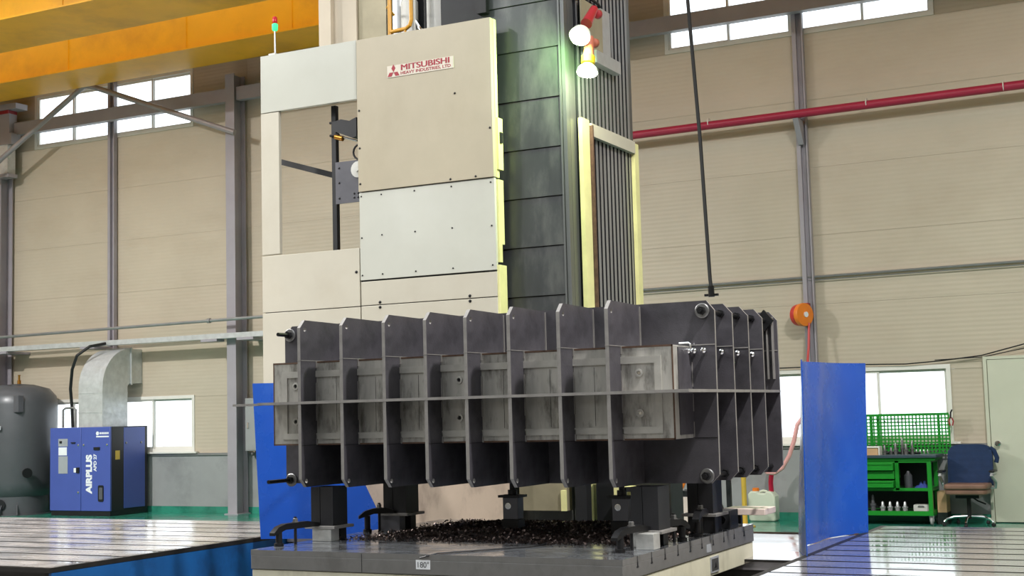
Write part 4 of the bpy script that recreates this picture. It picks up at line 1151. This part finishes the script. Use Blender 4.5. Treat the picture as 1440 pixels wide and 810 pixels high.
# perforated panel as a lattice
pg = MB()
px0, px1, pz0, pz1, py = -4.66, -3.34, 0.947, 1.475, 19.585
nc, nr = 27, 11
cw, rh = (px1 - px0) / nc, (pz1 - pz0) / nr
for i in range(nc + 1): pg.box(px0 + i * cw - 0.0095, px0 + i * cw + 0.0095, py, py + 0.004, pz0, pz1)
for j in range(nr + 1): pg.box(px0, px1, py + 0.0005, py + 0.0045, pz0 + j * rh - 0.0095, pz0 + j * rh + 0.0095)
pgo = pg.build('pegboard', 'cart_green', ct)
B(px0, px1, py, py + 0.02, pz1, pz1 + 0.025).build('pegboard_rim', 'cart_green', ct)
for x in (-4.42, -4.32, -3.5):
    B(x, x + 0.035, py + 0.006, py + 0.03, 0.947, pz1).build('pegboard_post', 'cart_green', ct)
for x, z in ((-4.3, 1.42), (-4.2, 1.40), (-4.1, 1.43), (-4.02, 1.39), (-3.82, 1.33), (-3.78, 1.36), (-3.95, 1.43)):
    MB().tube([(x, py, z), (x, py - 0.05, z - 0.01), (x, py - 0.06, z + 0.01)], 0.006, 6).build('peg_hook', 'black_steel', ct)
for x in (kx0 + 0.05, kx1 - 0.03):
    for y in (ky0 + 0.05, ky1 - 0.05):
        w = MB().axlathe([(0.045, -0.016), (0.055, -0.012), (0.055, 0.012), (0.045, 0.016)], (x, y, 0.055), (1, 0, 0), 20).build('caster', 'wheel_grey', ct)
        f_ = MB(); f_.box(x - 0.03, x + 0.03, y - 0.03, y + 0.03, 0.115, 0.13); f_.box(x - 0.026, x - 0.02, y - 0.02, y + 0.02, 0.05, 0.115); f_.box(x + 0.02, x + 0.026, y - 0.02, y + 0.02, 0.05, 0.115)
        f_.build('caster_fork', 'galvanised', w)

# things on the cart
WT = 0.945
def holder(x, y, z, h, r, label, group, m='washer_steel'):
    o = MB().lathe([(r, 0), (r, h * 0.3), (r * 1.25, h * 0.32), (r * 1.25, h * 0.45), (r * 0.75, h * 0.47), (r * 0.55, h * 0.9), (r * 0.3, h)], (0, 0, 0), 14).build('tool_holder', m)
    o.location = (x, y, z)
    tag(o, label, 'tool holder', group)
for i, (dx, h) in enumerate(((0, 0.13), (0.075, 0.10), (0.15, 0.16), (0.23, 0.22), (0.29, 0.15), (0.36, 0.18))):
    holder(-4.14 + dx - 0.02, 19.25 + 0.06 * (i % 2), WT, h, 0.026, ('steel tool holder right beside the wooden box on the worktop', 'shortest steel tool holder of the worktop row', 'steel tool holder between the shortest and the tallest on the worktop', 'tallest steel tool holder of the worktop row', 'squat steel tool holder after the tallest one on the worktop', 'last steel tool holder of the worktop row towards the chair')[i], 'tool holders on the worktop')
for i in range(8):
    holder(-3.62 - 0.05 * i if i < 4 else -4.36 + 0.05 * (i - 4), 19.45, WT, 0.06 if i < 4 else 0.12, 0.014 if i < 4 else 0.022, 'small bright fitting standing at the foot of the perforated panel' if i < 4 else 'dark tool holder behind the wooden box on the worktop', 'small fittings by the panel' if i < 4 else 'dark holders by the box', 'chrome' if i < 4 else 'black_steel')
wbx = thing('wooden_box', 'small wooden box with a white rim on the cart worktop', 'box', (-4.3, 19.2, WT))
B(-4.42, -4.22, 19.10, 19.25, WT, WT + 0.10).build('box_body', 'beech', wbx)
B(-4.43, -4.21, 19.085, 19.26, WT + 0.10, WT + 0.118).build('rim', 'white_upvc', wbx)
B(-4.21, -4.195, 19.085, 19.26, WT, WT + 0.118).build('rim', 'white_upvc', wbx)
tag(MB().tube([(-4.2, 19.35, WT + 0.015), (-4.0, 19.38, WT + 0.02), (-3.8, 19.36, WT + 0.015), (-3.7, 19.36, WT + 0.015)], 0.014, 8).build('torque_bar', 'black_steel', loc=(-3.95, 19.36, WT)), 'black bar lying along the worktop before the perforated panel', 'bar')
for i, x in enumerate((-4.35, -4.22, -4.12, -4.02, -3.92)):
    holder(x, 19.24, 0.18, 0.22 if i == 0 else 0.13, 0.032, 'bright tool holder on the bottom shelf of the cart' if i else 'tall tool holder at the end of the cart bottom shelf', 'tool holders on the bottom shelf', 'bright_sheet' if i else 'machine_grey')
holder(-4.46, 19.2, 0.18, 0.26, 0.03, 'slim upright tool holder beside the cart leg on the bottom shelf', 'tool holders on the bottom shelf', 'machine_grey')
cas = thing('white_case', 'white plastic case on the bottom shelf of the cart', 'case', (-3.68, 19.3, 0.18))
MB().rbox(-3.80, -3.60, 19.2, 19.36, 0.18, 0.27, 0.015).build('case_body', 'machine_white', cas)
MB().tube([(-3.74, 19.196, 0.24), (-3.73, 19.18, 0.25), (-3.67, 19.18, 0.25), (-3.66, 19.196, 0.24)], 0.006, 6).build('handle', 'machine_grey', cas)
tag(MB().lathe([(0.05, 0), (0.055, 0.02), (0.055, 0.17), (0.03, 0.2), (0.02, 0.23)], (0, 0, 0), 16).build('spray_bottle', 'machine_grey', loc=(0, 0, 0)), 'grey bottle inside the upper compartment of the cart', 'bottle').location = (-3.86, 19.25, 0.49)
rg = MB()
rg.grid([[(-3.78 + 0.22 * j / 8, 19.18 + 0.2 * i / 6, 0.494 + 0.09 * math.sin(math.pi * j / 8) * math.sin(math.pi * i / 6) * (0.7 + 0.5 * math.sin(3 * j + 2 * i))) for j in range(9)] for i in range(7)])
tag(rg.build('shop_rag', 'compressor_blue', loc=(-3.7, 19.28, 0.49)), 'crumpled blue rag in the upper compartment of the cart', 'rag')
pl = thing('pliers', 'pliers hooked on the top corner of the perforated panel', 'pliers', (-3.3, 19.57, 1.45))
MB().tube([(-3.315, 19.575, 1.42), (-3.31, 19.575, 1.5), (-3.29, 19.575, 1.54)], 0.012, 6).build('jaw', 'black_steel', pl)
for s in (-1, 1): MB().tube([(-3.31 + s * 0.01, 19.575, 1.43), (-3.31 + s * 0.03, 19.575, 1.38), (-3.31 + s * 0.015, 19.575, 1.32)], 0.01, 6).build('handle', 'lamp_red', pl)
cb = thing('cardboard_box', 'brown cardboard box on the floor between the cart and the chair', 'box', (-3.45, 19.5, 0))
B(-3.50, -3.38, 19.3, 19.58, 0.16, 0.44).build('carton', 'beech', cb); B(-3.505, -3.375, 19.295, 19.585, 0.0, 0.16).build('carton_base', 'cart_dark', cb)

# ================================================================== OFFICE CHAIR
chx, chy = -3.06, 19.12
oc = thing('office_chair', 'worn office chair with a blue cover over its back and brown seat', 'chair', (chx, chy, 0))
def back_fn(s, t):
    x = -0.29 + 0.58 * s
    w = 1 - 0.10 * max(0, t - 0.75) * 4 * abs(2 * s - 1) ** 2
    return (chx + x * w, chy + 0.20 + 0.10 * t - 0.05 * math.cos((s - 0.5) * 3), 0.52 + 0.545 * t - 0.05 * abs(2 * s - 1) ** 4 * (t > 0.9) + 0.006 * math.sin(t * 40))
sheet('backrest', 'chair_blue', back_fn, 16, 24, 0.09, (0, 1, 0), parent=oc)
MB().tube([(chx + 0.26, chy + 0.30, 1.02), (chx + 0.31, chy + 0.31, 0.98), (chx + 0.345, chy + 0.31, 0.88), (chx + 0.33, chy + 0.31, 0.82)], 0.03, 8).build('cover_fold', 'chair_blue', oc)
m = MB(); m.rbox(chx - 0.28, chx + 0.28, chy - 0.27, chy + 0.24, 0.49, 0.56, 0.08, ax=2); m.build('seat_cushion', 'seat_brown', oc, bevel=0.02)
m = MB(); m.rbox(chx - 0.27, chx + 0.27, chy - 0.25, chy + 0.24, 0.42, 0.489, 0.08, ax=2); m.build('seat_pan', 'seat_brown', oc, bevel=0.02)
B(chx - 0.15, chx + 0.15, chy - 0.12, chy + 0.12, 0.37, 0.42).build('tilt_plate', 'black_steel', oc)
MB().cyl((chx, chy, 0.1), (chx, chy, 0.38), 0.028, 12).build('gas_lift', 'black_steel', oc)
MB().tube([(chx + 0.03, chy, 0.39), (chx + 0.12, chy - 0.02, 0.33), (chx + 0.22, chy - 0.02, 0.29)], 0.012, 6).build('lever', 'black_steel', oc)
for s in (-1, 1):
    a = MB().tube([(chx + s * 0.28, chy + 0.12, 0.50), (chx + s * 0.33, chy + 0.12, 0.50), (chx + s * 0.345, chy + 0.08, 0.58), (chx + s * 0.335, chy - 0.1, 0.64), (chx + s * 0.33, chy - 0.18, 0.675), (chx + s * 0.33, chy - 0.14, 0.70), (chx + s * 0.33, chy + 0.16, 0.70)], 0.022, 8).build('armrest', 'bright_sheet', oc)
    B(chx + s * 0.33 - 0.035, chx + s * 0.33 + 0.035, chy - 0.16, chy + 0.14, 0.71, 0.735).build('arm_pad', 'black_steel', a, bevel=0.008)
for i in range(5):
    a = math.radians(-90 + 72 * i)
    dx, dy = math.cos(a), math.sin(a)
    lg2 = MB().tube([(chx + 0.03 * dx, chy + 0.03 * dy, 0.13), (chx + 0.2 * dx, chy + 0.2 * dy, 0.125), (chx + 0.29 * dx, chy + 0.29 * dy, 0.10), (chx + 0.33 * dx, chy + 0.33 * dy, 0.06)], 0.016, 8).build('base_leg', 'chrome', oc)
    MB().axlathe([(0.02, -0.02), (0.026, -0.014), (0.026, 0.014), (0.02, 0.02)], (chx + 0.33 * dx, chy + 0.33 * dy, 0.027), (-dy, dx, 0), 12).build('caster', 'rubber', lg2)

# ================================================================== JERRY CAN, HOSES, REEL
jc = thing('jerry_can', 'white plastic jerry can with an orange cap by the grey wall', 'jerry can', (-5.98, 19.45, 0))
m = MB()
jp = [(-6.16, 0.0), (-5.80, 0.0), (-5.78, 0.03), (-5.78, 0.36), (-5.83, 0.42), (-5.90, 0.435), (-5.93, 0.40), (-6.02, 0.40), (-6.04, 0.43), (-6.14, 0.43), (-6.18, 0.39), (-6.18, 0.03)]
m.prism(jp, 1, 19.38, 19.60); m.build('body', 'jerry_white', jc, bevel=0.02)
MB().tube([(-6.03, 19.49, 0.42), (-5.98, 19.49, 0.435), (-5.92, 19.49, 0.425)], 0.016, 8).build('handle', 'jerry_white', jc)
MB().lathe([(0.05, 0.43), (0.05, 0.465), (0.04, 0.475)], (-6.09, 19.49, 0), 14).build('cap', 'orange', jc)
t = MB(); t.tube([(-5.86, 19.5, 0.40), (-5.865, 19.5, 0.55), (-5.83, 19.45, 0.72), (-5.78, 19.4, 0.86), (-5.76, 19.4, 0.95)], 0.035, 10)
tag(t.build('red_hose', 'crimson', loc=(-5.86, 19.5, 0.40)), 'thick crimson hose rising out of the jerry can', 'hose')
t = MB(); t.tube([(-5.36, 17.5, 0.85), (-5.30, 17.5, 0.79), (-5.2, 17.5, 0.785), (-5.1, 17.5, 0.85), (-5.0, 17.5, 1.01), (-4.93, 17.5, 1.2), (-4.88, 17.5, 1.4), (-4.75, 17.55, 1.58), (-4.62, 17.6, 1.5), (-4.58, 17.65, 1.2), (-4.56, 17.65, 0.03)], 0.028, 10)
tag(t.build('pink_hose', 'hose_pink', loc=(-5.0, 17.5, 0.0)), 'pale pink coolant hose looping down behind the welded frame', 'hose')
hr = thing('hose_reel', 'round orange air hose reel mounted on the wall post', 'hose reel', (-5.24, 19.5, 2.95))
MB().axlathe([(0.08, -0.02), (0.165, -0.01), (0.17, 0.03), (0.165, 0.06), (0.08, 0.07)], (-5.285, 19.47, 2.95), (1, -0.55, 0), 28).build('drum', 'orange', hr)
MB().axlathe([(0.15, -0.10), (0.158, -0.07), (0.158, -0.03), (0.15, -0.02)], (-5.285, 19.47, 2.95), (1, -0.55, 0), 28).build('hose_coil', 'hose_red', hr)
MB().axlathe([(0.04, 0.07), (0.04, 0.085)], (-5.285, 19.47, 2.95), (1, -0.55, 0), 16).build('hub', 'white_print', hr)
B(-5.30, -5.20, 19.50, WY - 0.13, 3.04, 3.12).build('swivel_bracket', 'lamp_red', hr)
MB().tube([(-5.20, 19.5, 2.83), (-5.205, 19.45, 2.5), (-5.22, 19.42, 2.3), (-5.23, 19.4, 1.2)], 0.018, 8).build('hose_tail', 'hose_red', hr)

# yellow posts and gear between machine and wall
t = thing('yellow_stand', 'thin yellow pipe stand against the grey wall behind the table', 'stand', (-5.95, 18.5, 0))
MB().tube([(-5.95, 18.5, 0.02), (-5.95, 18.5, 1.1)], 0.035, 10).build('pipe', 'warn_yellow', t)
MB().lathe([(0.14, 0.0), (0.14, 0.015), (0.04, 0.03)], (-5.95, 18.5, 0), 18).build('foot', 'warn_yellow', t)
t = thing('yellow_stand', 'second yellow pipe with a dark hook next to the pipe stand', 'stand', (-6.4, 18.3, 0))
MB().tube([(-6.4, 18.3, 0.02), (-6.4, 18.3, 0.95)], 0.035, 10).build('pipe', 'warn_yellow', t)
MB().lathe([(0.14, 0.0), (0.14, 0.015), (0.04, 0.03)], (-6.4, 18.3, 0), 18).build('foot', 'warn_yellow', t)
MB().tube([(-6.38, 18.26, 0.80), (-6.30, 18.25, 0.80), (-6.27, 18.25, 0.72), (-6.30, 18.25, 0.62), (-6.38, 18.26, 0.60)], 0.025, 8).build('hook', 'black_steel', t)
t = thing('dark_stand', 'dark upright steel bar beside the yellow pipe stand', 'stand', (-6.15, 18.45, 0))
B(-6.18, -6.12, 18.42, 18.48, 0.02, 1.1).build('bar', 'machine_dark', t); B(-6.24, -6.10, 18.38, 18.52, 0, 0.02).build('foot', 'machine_dark', t)
t = thing('lubricant_cabinet', 'small cabinet with white bottle and orange tubing seen between the support columns', 'cabinet', (-6.9, 18.4, 0))
B(-7.25, -6.55, 18.3, 18.7, 0.005, 0.42).build('body', 'board_pale', t, bevel=0.008)
B(-7.25, -6.55, 18.3, 18.7, 0.42, 0.50).build('tray', 'machine_dark', t)
MB().lathe([(0.09, 0.50), (0.09, 0.78), (0.05, 0.84)], (-6.9, 18.45, 0), 16).build('bottle', 'white_print', t)
MB().tube([(-7.1, 18.35, 0.52), (-6.95, 18.28, 0.45), (-6.8, 18.28, 0.5), (-6.72, 18.35, 0.7), (-6.72, 18.4, 1.0)], 0.025, 8).build('tubing', 'orange', t)
MB().cyl((-7.08, 18.5, 0.5), (-7.08, 18.5, 1.0), 0.045, 12).build('filter', 'warn_yellow', t)
